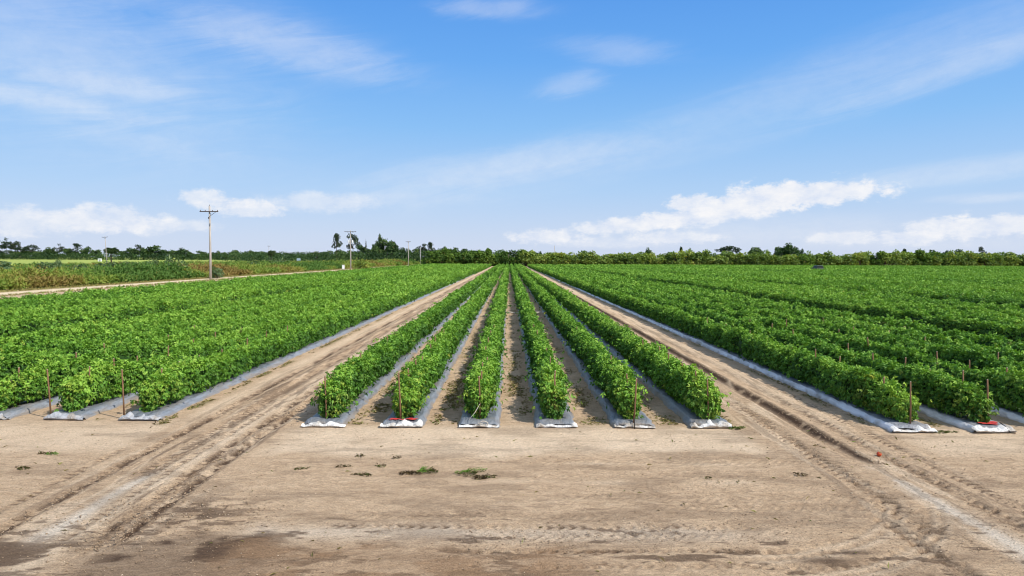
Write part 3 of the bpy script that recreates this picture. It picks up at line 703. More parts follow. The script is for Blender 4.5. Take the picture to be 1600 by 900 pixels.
# ------------------------------------------------------------------ weeds and shrubs beyond the sand road
def weed_field():
    rg = np.random.default_rng(77)
    n = 32000
    d = np.exp(rg.uniform(math.log(58), math.log(430), n)); x = -57.4 - rg.exponential(38, n)
    ed = rg.random(n) < .35; x[ed] = -57.4 - rg.exponential(3.0, ed.sum())
    k = (x > -.86 * d) & (x > -212); x = x[k]; d = d[k]; n = len(x)
    q = 5; s = .13 + d * .0015
    hgt = (.25 + 1.2 * fbm(x * .16, d * .12, 3, 15)) * rg.uniform(.7, 1.25, n) * np.where(x > -60, 1.0, np.where(x > -72, 2.0, .95))
    P = np.repeat(np.stack([x, d, np.zeros(n)], 1), q, 0); S = np.repeat(s, q); H = np.repeat(hgt, q)
    P[:, 0] += rg.normal(0, .42, n * q); P[:, 1] += rg.normal(0, .5, n * q); P[:, 2] = H * rg.random(n * q) ** .7
    D = rg.normal(0, .6, (n * q, 3)) + np.array([0, 0, .9]); U = rg.normal(0, .6, (n * q, 3)) + np.array([.2, -.5, .6])
    V, Fq = leaves(P, D, U, S * 1.5 * rg.uniform(.6, 1.5, n * q), S * .8 * rg.uniform(.6, 1.3, n * q))
    pt = fbm(x * .05, d * .035, 4, 19)
    t = np.clip(.41 + 2.4 * (pt - .52) + .55 * np.exp(-(-57.4 - x) / 10) * (fbm(x * .05, d * .05, 3, 22) - .36) * 3 - .10 * sstep(-70, -110, x), 0, 1)
    T = np.clip(np.repeat(t, q) + rg.normal(0, .09, n * q), 0, 1)
    return npmesh('weed_field', V, Fq, M['weed'], dict(tint=np.repeat(T, 4), yel=np.repeat((rg.random(n * q) < .03) * .5, 4)))
tag(link('weed_field', weed_field()), 'rust and green tall weeds covering the land beyond the sand road', 'weeds', kind='stuff')
def verge_grass():
    rg = np.random.default_rng(78); n = 9000
    d = np.exp(rg.uniform(math.log(58), math.log(330), n)); x = np.where(rg.random(n) < .7, rg.uniform(-57.6, -55.2, n), rg.uniform(-50.7, -49.2, n))
    P = np.stack([x, d, np.zeros(n)], 1); s = .12 + d * .001
    D = rg.normal(0, .5, (n, 3)) + np.array([0, 0, .8]); D[:, 2] = np.abs(D[:, 2])
    V, Fq = leaves(P, D, rg.normal(0, .5, (n, 3)) + np.array([.3, -.5, .5]), s * rg.uniform(.7, 1.6, n), s * .4 * rg.uniform(.7, 1.4, n))
    return npmesh('verge_grass', V, Fq, M['dry'], dict(tint=np.repeat(np.clip(rg.normal(.5, .22, n), 0, 1), 4), yel=np.repeat(rg.uniform(0, .5, n), 4)))
tag(link('verge_grass', verge_grass()), 'thin dry grass along both edges of the sand road', 'grass', kind='stuff')

def shrub_meshes(seed, mat):
    rg = np.random.default_rng(seed); n = 520
    nb = 9; bc = rg.normal(0, .38, (nb, 3)) * np.array([1, 1, .6]) + np.array([0, 0, .55])
    k = rg.integers(0, nb, n); d = unit(rg.normal(0, 1, (n, 3))); P = bc[k] + d * (.30 * rg.random(n) ** .4)[:, None]; P[:, 2] = np.clip(P[:, 2], .03, 1.3)
    V, Fq = leaves(P, d + rg.normal(0, .5, (n, 3)) + np.array([0, 0, -.2]), d * .5 + rg.normal(0, .4, (n, 3)) + np.array([0, 0, .8]), rg.uniform(.14, .3, n), rg.uniform(.07, .15, n))
    cm = npmesh('foliage', V, Fq, mat, dict(tint=np.repeat(np.clip(rg.normal(.5, .25, n), 0, 1), 4), yel=np.repeat((rg.random(n) < .06) * .6, 4)))
    mb = MB()
    for i in range(nb): mb.tube([(0, 0, 0), tuple(bc[i] * .5 + np.array([0, 0, .05])), tuple(bc[i])], [.025, .018, .01], 5, False)
    return cm, mb.mesh('stems', M['bark'])
SHR = [shrub_meshes(400 + i, M['hedge' if i == 3 else 'shrub']) for i in range(4)]
def at(px, d): return (px - 795) / 1067 * d
SHRUBS = [(8, 150, 5.5, 3.6, 'grey green shrub cut by the left edge of the photo'), (76, 165, 4.2, 3.4, 'round blue green shrub in the weeds near the left edge'),
          (92, 190, 3.0, 3.6, 'thin tall shrub just right of the round blue green one'), (118, 150, 3.4, 2.6, 'low dark shrub in the weeds under the lone pine'),
          (136, 150, 3.6, 2.3, 'low dark shrub right of another like it, in front of the small white shed'), (172, 185, 5, 3.0, 'broad grey green shrub below the golden palm'),
          (195, 185, 5, 3.0, 'wide leafy shrub right of the golden palm'), (216, 180, 4, 3.2, 'blue green shrub in the weeds left of the big far oaks'), (240, 190, 4, 3.8, 'tall pale weedy shrub in front of the widest far oak'),
          (276, 128, 3.6, 4.2, 'dark upright shrub beside the sand road left of the tall pole'), (300, 126, 4.2, 2.5, 'low round shrub at the road edge just left of the tall pole'),
          (297, 230, 4, 3.6, 'light green shrub sticking up far behind the tall pole'), (341, 126, 3.0, 2.4, 'green shrub at the road edge just right of the tall pole'), (396, 240, 6, 3.4, 'grey shrub in the weeds left of the rusty palm'),
          (428, 240, 6, 3.6, 'grey green shrub in the weeds below the rusty palm'), (445, 235, 5, 3.8, 'pale shrub right of the rusty palm'), (560, 231, 5.4, 4.6, 'spiky leafy bush hiding the foot of the pole with two transformers'), (574, 238, 4.5, 3.6, 'second leafy bush right of the spiky one at the transformer pole'),
          (640, 372, 4, 2.6, 'yellowish bush at the foot of the second distant pole'), (650, 350, 3.4, 2.8, 'light green bush right of the second distant pole')]
for i, (px, d, w, h, lab) in enumerate(SHRUBS):
    t = empty('shrub', (at(px, d), d, 0), random.uniform(0, 6)); t.scale = (w / 1.7, w / 1.7, h / 1.4)
    tag(t, lab, 'shrub', 'shrubs beyond the sand road')
    q = 3 if any(k in lab for k in ('spiky', 'light green', 'yellowish', 'roadside', 'low round')) else i % 3
    link('foliage', SHR[q][0], t); link('stems', SHR[q][1], t)

# ------------------------------------------------------------------ trees
def tree_parts(kind, seed):
    """unit tree: height 1, crown about 1 wide (scaled per object)"""
    rg = np.random.default_rng(seed); mb = MB(); lobes = []; n = 900; ls = (.05, .09); mat = M['oak']; flat = 1
    if kind in ('hedge', 'hedge_dark'):
        mat = M[kind]; n = 1100; ls = (.05, .11)
        for i in range(16):
            z = rg.uniform(.12, .80); rr = .30 * math.sin(math.pi * min(1, .30 + .62 * z)); a = rg.uniform(0, 6.28)
            lobes.append(((rr * 1.2 * math.cos(a), rr * 1.2 * math.sin(a), z), (rg.uniform(.13, .24),) * 2 + (rg.uniform(.10, .17),)))
        mb.tube([(0, 0, 0), (.01, 0, .3), (.0, .02, .7)], [.05, .04, .015], 7)
        for l in lobes[:7]: mb.tube([(0, 0, .2), tuple(np.array(l[0]) * .6 + [0, 0, .1]), l[0]], [.025, .016, .006], 5, False)
    elif kind == 'oak':
        n = 1300
        for i in range(20):
            z = rg.uniform(.22, .88); rr = .42 * math.sqrt(max(0, 1 - ((z - .42) / .50) ** 2)); a = rg.uniform(0, 6.28); q = rg.uniform(.5, 1)
            lobes.append(((rr * q * math.cos(a), rr * q * math.sin(a), z), (rg.uniform(.11, .19),) * 2 + (rg.uniform(.07, .12),)))
        mb.tube([(0, 0, 0), (.01, .01, .2), (0, 0, .45), (.01, 0, .7)], [.045, .035, .028, .01], 8)
        for l in lobes[:11]: mb.tube([(0, 0, .28), tuple(np.array(l[0]) * .55 + [0, 0, .12]), l[0]], [.022, .014, .005], 5, False)
    elif kind == 'pine':
        mat = M['pine']; n = 560; ls = (.035, .065)
        mb.tube([(0, 0, 0), (.008, 0, .35), (-.01, .01, .7), (.005, 0, .97)], [.022, .018, .014, .005], 7)
        for i in range(13):
            z = rg.uniform(.55, .97); a = rg.uniform(0, 6.28); rr = rg.uniform(.12, .42) * (1.1 - .6 * (z - .55) / .42)
            c = (rr * math.cos(a), rr * math.sin(a), z); s = rg.uniform(.07, .13)
            lobes.append((c, (s * 1.2, s * 1.2, s * .5))); mb.tube([(0, 0, z - .06), (c[0] * .5, c[1] * .5, z - .02), c], [.010, .007, .003], 5, False)
        lobes.append(((0, 0, .955), (.12, .12, .045)))
    elif kind == 'umbrella':
        mat = M['pine']; n = 800; ls = (.035, .065)
        mb.tube([(0, 0, 0), (.02, 0, .35), (0, .01, .7)], [.032, .025, .015], 7)
        for i in range(18):
            a = rg.uniform(0, 6.28); rr = .46 * math.sqrt(rg.random()); z = .93 - .55 * rr * rr / .21 * .5 + rg.normal(0, .03)
            c = (rr * math.cos(a), rr * math.sin(a), z); s = rg.uniform(.09, .14)
            lobes.append((c, (s, s, s * .42))); mb.tube([(0, 0, .55), (c[0] * .5, c[1] * .5, z - .12), c], [.013, .008, .003], 5, False)
    elif kind == 'cone':
        mat = M['pine']; n = 700; ls = (.04, .07)
        mb.tube([(0, 0, 0), (0, 0, .95)], [.03, .005], 6)
        for i in range(16):
            z = .12 + .85 * i / 15; s = .42 * (1.03 - z) + .03
            lobes.append(((rg.normal(0, .03), rg.normal(0, .03), z), (s, s, .05)))
    elif kind == 'palm':
        mat = M['palm']; mb.tube([(0, 0, 0), (.02, 0, .4), (.0, 0, .85)], [.045, .035, .035], 7)
        nf = 46; V = []; Fq = []; o = 0; T = []
        for i in range(nf):
            a = rg.uniform(0, 6.28); e = rg.uniform(-.9, 1.3)
            dr = np.array([math.cos(a) * math.cos(e), math.sin(a) * math.cos(e), math.sin(e) * .45]); b = np.array([0, 0, .85])
            m = 7; sd = unit(np.cross(dr, [0, 0, 1.])[None])[0]
            P = np.repeat((b + dr * .16)[None], m, 0); ang = np.linspace(-1.1, 1.1, m)
            D = np.cos(ang)[:, None] * dr + np.sin(ang)[:, None] * sd + np.array([0, 0, -.25])
            v, f = leaves(P, D, np.repeat(np.array([[0, 0, 1.]]), m, 0) + rg.normal(0, .1, (m, 3)), np.full(m, .30), np.full(m, .07), .1, .3)
            V.append(v); Fq.append(f + o); o += len(v); T.append(np.full(len(v), np.clip(rg.normal(.5, .2), 0, 1)))
        V = np.concatenate(V); T = np.concatenate(T)
        return npmesh('crown', V, np.concatenate(Fq), mat, dict(tint=T, yel=np.zeros(len(V)))), mb.mesh('trunk', M['bark'])
    C = np.array([l[0] for l in lobes]); Q = np.array([l[1] for l in lobes])
    w = (Q[:, 0] * Q[:, 1]) ** .8; k = rg.choice(len(C), n, p=w / w.sum())
    d = unit(rg.normal(0, 1, (n, 3))); P = C[k] + d * Q[k] * (rg.random(n) ** .4)[:, None]
    P[:, 2] = np.clip(P[:, 2], .02, 1.0)
    D = d + rg.normal(0, .6, (n, 3)); U = d + rg.normal(0, .35, (n, 3)) + np.array([0, 0, .5])
    V, Fq = leaves(P, D, U, rg.uniform(*ls, n) * 1.3, rg.uniform(*ls, n), .2, .2)
    lt = rg.normal(0, .16, len(C))
    T = np.clip(.42 + lt[k] + rg.normal(0, .14, n) + .18 * (P[:, 2] - .5), 0, 1)
    return npmesh('crown', V, Fq, mat, dict(tint=np.repeat(T, 4), yel=np.repeat((rg.random(n) < .02) * .6, 4))), mb.mesh('trunk', M['bark'])
TP = {k: [tree_parts(k, 500 + 10 * j + i) for i in range(nv)] for j, (k, nv) in enumerate((('hedge', 7), ('hedge_dark', 5), ('oak', 5), ('pine', 5), ('umbrella', 3), ('cone', 1), ('palm', 2)))}
tc = 0
def tree(kind, x, y, h, w, label, group, name):
    global tc; tc += 1
    w *= {'pine': 1.45, 'cone': 1.5, 'palm': 1.25}.get(kind, 1.12)
    t = empty(name, (x, y, 0), random.uniform(0, 6.28)); t.scale = (w, w, h)
    tag(t, label, 'tree', group)
    c, tr = TP[kind][tc % len(TP[kind])]
    link('crown', c, t); link('trunk', tr, t)
# hedge row across the far end of the field
hx = -37.0; i = 0
while hx < 262:
    hh = 6.9 + 1.9 * vnoise(np.array([hx * .08]), np.array([3.]), 4)[0] + random.uniform(-.6, .6) + (.6 if hx < 20 else 0)
    look = 'leafy'
    tree('hedge_dark' if hx < 6 or random.random() < .12 else 'hedge', hx, 333 + random.uniform(-2, 2), hh, random.uniform(6.6, 9.2), look + ' bushy tree in the far hedge, ' + ordw(i) + ' from its left end', 'trees of the hedge along the far field edge', 'hedge_tree')
    hx += random.uniform(3.5, 4.9); i += 1
def far_tree(px, top, wpx, d, kind, label, group, name='tree'):
    hz = 403.5 + (px - 795) * .004
    h = (hz - top) / 1067 * d + 3.94
    tree(kind, at(px, d), d, h, wpx / 1067 * d, label, group, name)
GL = 'trees of the far left treeline'; GM = 'trees behind the transformer pole'; GB = 'trees rising behind the far hedge'
for a in [(13, 372.5, 17, 'pine', 'tallest pine at the left end of the far treeline'), (19, 378, 13, 'pine', 'pine standing right beside the tallest left pine'), (28, 378, 15, 'pine', 'third pine of the tight group at the left end'),
          (38, 384, 18, 'umbrella', 'flat topped tree right of the left pine group'), (53, 382.5, 20, 'umbrella', 'wide umbrella shaped tree near the left end'), (3, 390, 16, 'oak', 'dark oak cut by the left edge of the photo'), (22, 391, 30, 'oak', 'dark broad tree below the left pine group'), (45, 391, 30, 'oak', 'dark broad tree below the umbrella shaped tree'), (64, 391, 20, 'oak', 'low oak right of the umbrella shaped tree'),
          (79, 386, 20, 'oak', 'round dome oak between umbrella tree and lone pine'), (95, 381.5, 13, 'pine', 'lone loose pine right of the round dome oak'), (92, 392, 22, 'oak', 'low green tree at the foot of the lone loose pine'), (109, 388, 16, 'oak', 'mid height oak between the two loose pines'), (123, 381, 15, 'pine', 'second loose pine, left of the small white shed'), (122, 391, 18, 'oak', 'low oak at the foot of the second loose pine'),
          (138, 385.5, 20, 'oak', 'broad light green oak left of the small white shed'), (153, 390, 18, 'oak', 'low oak right behind the small white shed'), (194, 392, 22, 'oak', 'low oak right of the golden palm'), (207, 385.5, 18, 'oak', 'dark oak at the left end of the big oak clump'), (218, 383, 12, 'pine', 'thin pine poking from the big oak clump'), (226, 387, 22, 'oak', 'oak filling the left half of the big oak clump'), (240, 383.5, 34, 'oak', 'widest and tallest oak of the far left treeline'), (257, 390, 20, 'oak', 'low oak between the two big oak domes'),
          (276, 389, 20, 'oak', 'left half of the oak dome left of the tall pole'), (288, 387, 22, 'oak', 'right half of the oak dome left of the tall pole'), (300, 394, 14, 'oak', 'low oak just left of the tall pole')]:
    far_tree(a[0], a[1], a[2], 850, a[3], a[4], GL, {'pine': 'pine_tree', 'umbrella': 'umbrella_tree', 'oak': 'oak_tree'}[a[3]])
for j, (px, tp) in enumerate([(312, 391.5), (321, 393.5), (331, 393), (344, 391.5), (353, 394), (361, 393), (368, 390.5), (378, 393.5), (386, 392.5), (394, 391), (402, 393), (409, 392.5), (418, 392.5), (428, 391.5), (437, 395), (447, 394.5), (456, 395.5), (464, 396), (474, 395), (484, 395)]):
    far_tree(px, tp, 14, 850, 'oak', 'small dark tree of the low treeline right of the tall pole, ' + ordw(j) + ' from it', GL, 'oak_tree')
far_tree(370, 396.5, 15, 700, 'oak', 'pale olive bush tree in front of the low dark treeline', GL, 'oak_tree'); far_tree(353, 399.5, 12, 700, 'oak', 'small round bush tree left of the pale olive one', GL, 'oak_tree')
far_tree(176, 386.5, 22, 380, 'palm', 'golden green palm tree behind the weeds right of the white shed', GL, 'palm_tree')
far_tree(425, 391, 12, 420, 'palm', 'rusty brown palm at the foot of the small dark pole', GL, 'palm_tree')
for a in [(497, 393, 24, 560, 'oak', 'low dark tree left of the tall two trunk pines'), (512, 391.5, 24, 560, 'oak', 'dark tree just left of the tall open pine'), (526, 366.5, 17, 520, 'pine', 'tall open pine left of the transformer pole'), (530, 388.5, 24, 560, 'oak', 'dark tree at the foot of the tall open pine'), (552, 367.5, 22, 520, 'pine', 'wide open pine right behind the transformer pole'), (548, 391, 22, 540, 'oak', 'dark tree at the foot of the transformer pole'),
          (561, 382.5, 22, 500, 'oak', 'brownish rounded tree right of the transformer pole'), (572, 374.5, 6, 500, 'cone', 'narrow pointed conifer between the brown tree and the great oak'), (580, 385, 18, 490, 'oak', 'dark tree in front of the narrow conifer'), (589, 376, 18, 480, 'oak', 'left shoulder of the great oak clump'), (595, 366.5, 13, 485, 'oak', 'small crown rising highest over the great oak clump'), (604, 373, 28, 480, 'oak', 'great dark oak, the largest tree left of the rows'), (613, 377, 22, 470, 'oak', 'right shoulder of the great oak clump'), (625, 384.5, 18, 470, 'oak', 'brownish tree between the great oak and the second distant pole'), (640, 388, 18, 470, 'oak', 'dark tree behind the second distant pole'), (650, 386.5, 16, 470, 'oak', 'dark tree between the second and third distant poles'),
          (662, 381, 14, 460, 'pine', 'loose feathery tree left of two feathery trees by the thin poles'), (672, 379.5, 15, 460, 'pine', 'tallest feathery tree between the thin poles'), (668, 390, 24, 450, 'oak', 'brown leaved tree below the feathery trees'), (684, 388, 18, 450, 'oak', 'dark tree right of the fourth distant pole'), (696, 385.5, 18, 450, 'oak', 'dark crown above the hedge right of the pole line'), (709, 386.5, 20, 450, 'oak', 'wide dark crown left of the middle hedge'), (726, 388.5, 20, 450, 'oak', 'dark crown over the hedge above the left lane'), (740, 390.5, 14, 450, 'oak', 'low dark crown left of the little cabbage palm'), (752, 391.5, 12, 450, 'oak', 'low crown touching the little cabbage palm')]:
    far_tree(*a, GM, {'pine': 'pine_tree', 'oak': 'oak_tree', 'cone': 'conifer_tree'}[a[4]])
far_tree(763, 387.5, 9, 400, 'palm', 'little cabbage palm above the hedge near the left lane', GB, 'palm_tree')
far_tree(1064, 385, 5, 470, 'palm', 'thin palm head above the hedge left of the domed tree', GB, 'palm_tree')
far_tree(1414, 388, 6, 470, 'palm', 'thin palm head above the right part of the hedge', GB, 'palm_tree')
for a in [(840, 391, 12, 'oak', 'dark tip above the hedge left of the plain grey post'), (1012, 386.5, 14, 'oak', 'grey green dome above the hedge, left of the thin palm'), (1078, 388, 9, 'pine', 'pointed tip above the hedge right of the thin palm'), (1138, 383, 34, 'umbrella', 'domed umbrella tree above the hedge'), (1180, 386, 24, 'oak', 'greyish dome right of the umbrella tree'), (1222, 381, 26, 'oak', 'left half of the highest dome above the hedge'), (1236, 379, 28, 'oak', 'right half of the highest dome above the hedge'), (1253, 389, 10, 'oak', 'small crown touching the highest dome'),
          (1355, 394.5, 22, 'oak', 'flat crown above the hedge right of the highest dome'), (1390, 395, 22, 'oak', 'low crown above the hedge left of the thin right palm'), (1425, 393, 16, 'oak', 'low crown right of the thin right palm'), (1462, 390, 26, 'oak', 'wide grey green crown in the right part of the hedge'), (1480, 391.5, 18, 'oak', 'crown between two wide crowns in the right part'), (1503, 389.5, 24, 'oak', 'wide crown left of the lone right pine'), (1535, 386.5, 11, 'pine', 'lone open pine above the right end of the hedge'), (1555, 393.5, 12, 'oak', 'small crown right of the lone right pine'), (1580, 393.5, 22, 'oak', 'last crown above the hedge at the right edge')]:
    far_tree(a[0], a[1], a[2], 470, a[3], a[4], GB, {'pine': 'pine_tree', 'umbrella': 'umbrella_tree', 'oak': 'oak_tree'}[a[3]])
def undergrowth(seed, fx, n, hmax, s, mat):
    rg = np.random.default_rng(seed); x, y = fx(rg, n)
    P = np.stack([x, y, rg.random(n) ** 1.1 * hmax], 1); D = rg.normal(0, 1, (n, 3)); U = rg.normal(0, .6, (n, 3)) + np.array([.3, -.5, .5])
    V, Fq = leaves(P, D, U, s * rg.uniform(.7, 1.5, n), s * .7 * rg.uniform(.7, 1.5, n))
    pt = fbm(x * .08, y * .08, 3, seed)
    return npmesh('undergrowth', V, Fq, mat, dict(tint=np.repeat(np.clip(.25 + (pt - .5) + rg.normal(0, .15, n), 0, 1), 4), yel=np.zeros(n * 4)))
tag(link('undergrowth', undergrowth(801, lambda r, n: (r.uniform(-40, 268, n), 335 + r.uniform(-1.5, 3, n)), 13000, 5.6, .55, M['hedge'])), 'dense undergrowth closing the foot of the far hedge', 'undergrowth', kind='stuff')
tag(link('undergrowth', undergrowth(802, lambda r, n: (r.uniform(-185, -35, n), 455 + r.uniform(-12, 12, n)), 7000, 7.5, .8, M['oak'])), 'dark undergrowth below the trees behind the transformer pole', 'undergrowth', kind='stuff')
tag(link('undergrowth', undergrowth(803, lambda r, n: (r.uniform(-720, -170, n), 838 + r.uniform(-12, 12, n)), 14000, 7.6, 1.3, M['oak'])), 'dark undergrowth below the far left treeline', 'undergrowth', kind='stuff')

# ------------------------------------------------------------------ utility poles
def cross_pole(px, d, h, rad, lab, style, lean=0, group='utility poles along the sand road', xx=None):
    t = empty('utility_pole', (at(px, d) if xx is None else xx, d, 0)); t.rotation_euler = (0, R(lean), 0)
    tag(t, lab, 'utility pole', group)
    MB().tube([(0, 0, -.2), (.02, 0, h * .4), (0, 0, h)], [rad, rad * .88, rad * .68], 10).build('shaft', M['pole' if style != 'pale' else 'concrete_pole'], t)
    if style == 'plain' or style == 'pale': return t
    z = h - (.95 if style == 'single' else .45); L = 3.2 if style == 'single' else (3.8 if style == 'double' else 2.6)
    MB().box((0, -rad - .045, z), (L, .11, .15)).build('crossarm', M['pole_dark'], t)
    if style == 'single':
        MB().tube([(.05, -rad - .03, z - .85), (L * .36, -rad - .03, z - .08)], .035, 6).build('brace', M['pole_dark'], t)
        MB().tube([(0, -.02, h), (0, -.02, h + .28)], [.05, .03], 8).build('insulator', M['ceramic'], t)
        MB().box((-.05, -rad - .05, z - 1.1), (.16, .14, .30)).build('bracket', M['pole_dark'], t)
        MB().box((.12, -rad - .03, z - 2.2), (.14, .12, .34)).build('bracket', M['greymetal'], t)
    else:
        for s in (-1, 1): MB().tube([(0, -rad - .03, z - .7), (s * L * .3, -rad - .03, z - .07)], .03, 6).build('brace', M['pole_dark'], t)
    for s in ((-.46, -.2, .2, .46) if style != 'small' else (-.45, .45)):
        MB().tube([(s * L, -rad - .045, z + .07), (s * L, -rad - .045, z + .17), (s * L, -rad - .045, z + .26), (s * L, -rad - .045, z + .3)], [.03, .075, .06, .02], 8).build('insulator', M['ceramic'], t)
    if style == 'double':
        for s in (-1, 1):
            c = MB().tube([(s * .62, -.05, h - 4.3), (s * .62, -.05, h - 4.2), (s * .62, -.05, h - 3.3), (s * .62, -.05, h - 3.2)], [.24, .27, .27, .2], 14).build('transformer', M['whitepaint'], t)
            MB().tube([(s * .62, -.05, h - 3.2), (s * .62, -.05, h - 2.9)], [.06, .04], 8).build('bushing', M['ceramic'], c)
            MB().box((s * .29, -.02, h - 3.7), (.28, .08, .10)).build('bracket', M['greymetal'], t)
    return t
cross_pole(327, 119, 12.75, .21, 'tall weathered wooden pole with single crossarm and one brace beside the sand road', 'single', xx=-51.9)
cross_pole(548, 226, 12.9, .22, 'pole with two white transformers and wide crossarm near the leafy bush', 'double', xx=-52.3)
cross_pole(638, 362, 12.9, .22, 'second distant crossarm pole, right of the great oak', 'small2')
cross_pole(657, 420, 10.2, .17, 'thin plain pole right of the second distant crossarm pole', 'pale')
cross_pole(677.5, 480, 11.4, .2, 'pale pole in front of the feathery trees, rightmost of the pole line', 'pale')
cross_pole(169, 310, 13.2, .17, 'small leaning crossarm pole behind the golden palm', 'small', -3, 'far poles across the pasture')
cross_pole(421, 520, 12.9, .2, 'small dark crossarm pole behind the rusty palm', 'small', 0, 'far poles across the pasture')
cross_pole(866, 440, 12.2, .22, 'plain grey post rising behind the hedge above the right lane', 'plain', 0, 'far poles behind the hedge')

# ------------------------------------------------------------------ small man made things
t = empty('shed', (at(158, 560), 560, 0), .1); t.scale = (.8, .8, .75); tag(t, 'small white shed at the far edge of the pasture', 'shed')
MB().box((0, 0, 1.25), (3.0, 2.2, 2.5)).build('wall', M['whitepaint'], t)
MB().add([(-1.7, -1.3, 2.48), (1.7, -1.3, 2.48), (1.7, 1.3, 2.48), (-1.7, 1.3, 2.48), (-1.7, 0, 3.1), (1.7, 0, 3.1)], [(0, 1, 5, 4), (2, 3, 4, 5), (0, 4, 3), (1, 2, 5), (3, 2, 1, 0)]).build('roof', M['whitepaint'], t)
MB().box((.4, -1.115, 1.0), (.9, .03, 2.0)).build('door', M['greymetal'], t)
t = empty('sign_board', (at(467, 420), 420, 0), -.25); tag(t, 'pale blank board on posts among the weeds, left of the transformer pole', 'sign board')
MB().box((0, 0, 2.7), (2.5, .08, 1.4)).build('board', M['bluewhite'], t)
for s in (-1, 1): MB().box((s * .95, .10, 1.6), (.1, .1, 3.3)).build('post', M['greymetal'], t)
t = empty('utility_cabinet', (at(536.5, 226), 226, 0), .3); tag(t, 'white utility cabinet at the roadside left of the leafy bush', 'cabinet')
MB().box((0, 0, .12), (.95, .75, .24)).build('plinth', M['greymetal'], t)
MB().box((0, 0, .86), (.8, .6, 1.24)).build('body', M['whitepaint'], t)
MB().box((0, -.02, 1.50), (.9, .72, .07)).build('lid', M['whitepaint'], t)
MB().box((-.1, -.315, .85), (.5, .02, .9)).build('door', M['whitepaint'], t)

# parked grey car in a lane of the right field: only its glasshouse shows above the plants
def car(loc, rz):
    t = empty('parked_car', loc, rz); tag(t, 'dark windowed grey car parked deep among the right tomato rows', 'car')
    def prism(prof, w0, w1=None):
        n = len(prof); w1 = w1 or [w0] * n
        vs = [(-w, y, z) for (y, z), w in zip(prof, w1)] + [(w, y, z) for (y, z), w in zip(prof, w1)]
        fs = [tuple(range(n)), tuple(reversed(range(n, 2 * n)))] + [(i, i + n, (i + 1) % n + n, (i + 1) % n) for i in range(n)]
        return MB().add(vs, fs)
    prism([(-2.3, .45), (-2.32, .95), (-2.2, 1.05), (1.0, 1.08), (2.1, .95), (2.32, .8), (2.3, .4), (1.9, .3), (-1.9, .3)], .92).build('body', M['carpaint'], t)
    g_ = prism([(-2.15, 1.06), (-1.9, 1.62), (.1, 1.66), (1.0, 1.085)], .8, [.86, .72, .72, .86]); g_.build('window', M['glass'], t)
    MB().box((0, -.95, 1.69), (1.46, 2.2, .07), taper=.92).build('roof', M['carpaint'], t)
    for s in (-1, 1):
        for (y, z0, z1, dy) in ((-2.02, 1.08, 1.62, .24), (-.85, 1.08, 1.64, .0), (.55, 1.08, 1.64, -.88)):
            MB().tube([(s * .875, y, z0), (s * .735, y + dy if dy else y, z1)], .035, 6).build('pillar', M['carpaint'], t)
        MB().box((s * .68, 2.27, .78), (.36, .12, .16)).build('headlight', M['lampglass'], t)
        MB().box((s * .74, -2.30, .88), (.26, .08, .2)).build('tail_light', M['redlamp'], t)
        for y in (-1.45, 1.45):
            w = MB().tube([(s * .70, y, .34), (s * .93, y, .34)], .34, 18).build('wheel', M['rubber'], t)
            MB().tube([(s * .92, y, .34), (s * .945, y, .34)], .2, 14).build('rim', M['greymetal'], w)
        MB().box((s * 1.0, .75, 1.12), (.16, .1, .12)).build('mirror', M['carpaint'], t)
    return t
car((88.6, 196, .02), 0).scale = (1.15, 1.05, 1.3)

# ------------------------------------------------------------------ sky and sun
SUN_EL = 45.0
sdir = Vector((.84, -.54, 0)).normalized() * math.cos(R(SUN_EL)) + Vector((0, 0, math.sin(R(SUN_EL))))
sl = bpy.data.lights.new('sun', 'SUN'); sl.energy = 4.9; sl.angle = R(.55); sl.color = (1, .95, .87)
so = bpy.data.objects.new('sun', sl); COL.objects.link(so); so.location = (60, -40, 80)
so.rotation_euler = (-sdir).to_track_quat('-Z', 'Y').to_euler()
w = bpy.data.worlds.new('World'); sc.world = w; w.use_nodes = True
nt = w.node_tree; nt.nodes.clear()
wo = N(nt, 'ShaderNodeOutputWorld'); bg = N(nt, 'ShaderNodeBackground')
sky = N(nt, 'ShaderNodeTexSky', sky_type='NISHITA'); sky.sun_disc = False
sky.sun_elevation = R(SUN_EL); sky.sun_rotation = math.atan2(sdir.x, sdir.y); sky.air_density = 1.0; sky.dust_density = .6; sky.ozone_density = 2.0
tcn = N(nt, 'ShaderNodeTexCoord'); sep = N(nt, 'ShaderNodeSeparateXYZ'); nt.links.new(tcn.outputs['Generated'], sep.inputs[0])
dx, dy, dz = sep.outputs
az = math_(nt, 'ARCTAN2', dx, dy); el = math_(nt, 'ARCSINE', dz)
el0 = math_(nt, 'MAXIMUM', el, 0.0)
K = 1 / .10
grad = ramp(nt, math_(nt, 'DIVIDE', el0, .60), [(0, (.65, .735, .92)), (.05, (.60, .71, .92)), (.16, (.445, .655, .95)), (.31, (.262, .545, .955)), (.46, (.152, .430, .935)), (.62, (.102, .345, .875)), (.80, (.22, .40, .74)), (1, (.42, .52, .70))])  # top stops whiten the unseen overhead sky to add neutral fill
gsc = N(nt, 'ShaderNodeVectorMath', operation='SCALE'); nt.links.new(grad, gsc.inputs[0]); gsc.inputs['Scale'].default_value = K
skyc = mixc(nt, .9, sky.outputs[0], gsc.outputs[0])
cv = N(nt, 'ShaderNodeCombineXYZ'); nt.links.new(az, cv.inputs[0]); nt.links.new(el, cv.inputs[1])
nA = noise(nt, 1, 9, .64, scaled(nt, cv.outputs[0], (30, 50, 1)), .1)
rotm = N(nt, 'ShaderNodeMapping'); rotm.inputs['Rotation'].default_value = (0, 0, R(-11)); nt.links.new(cv.outputs[0], rotm.inputs['Vector'])
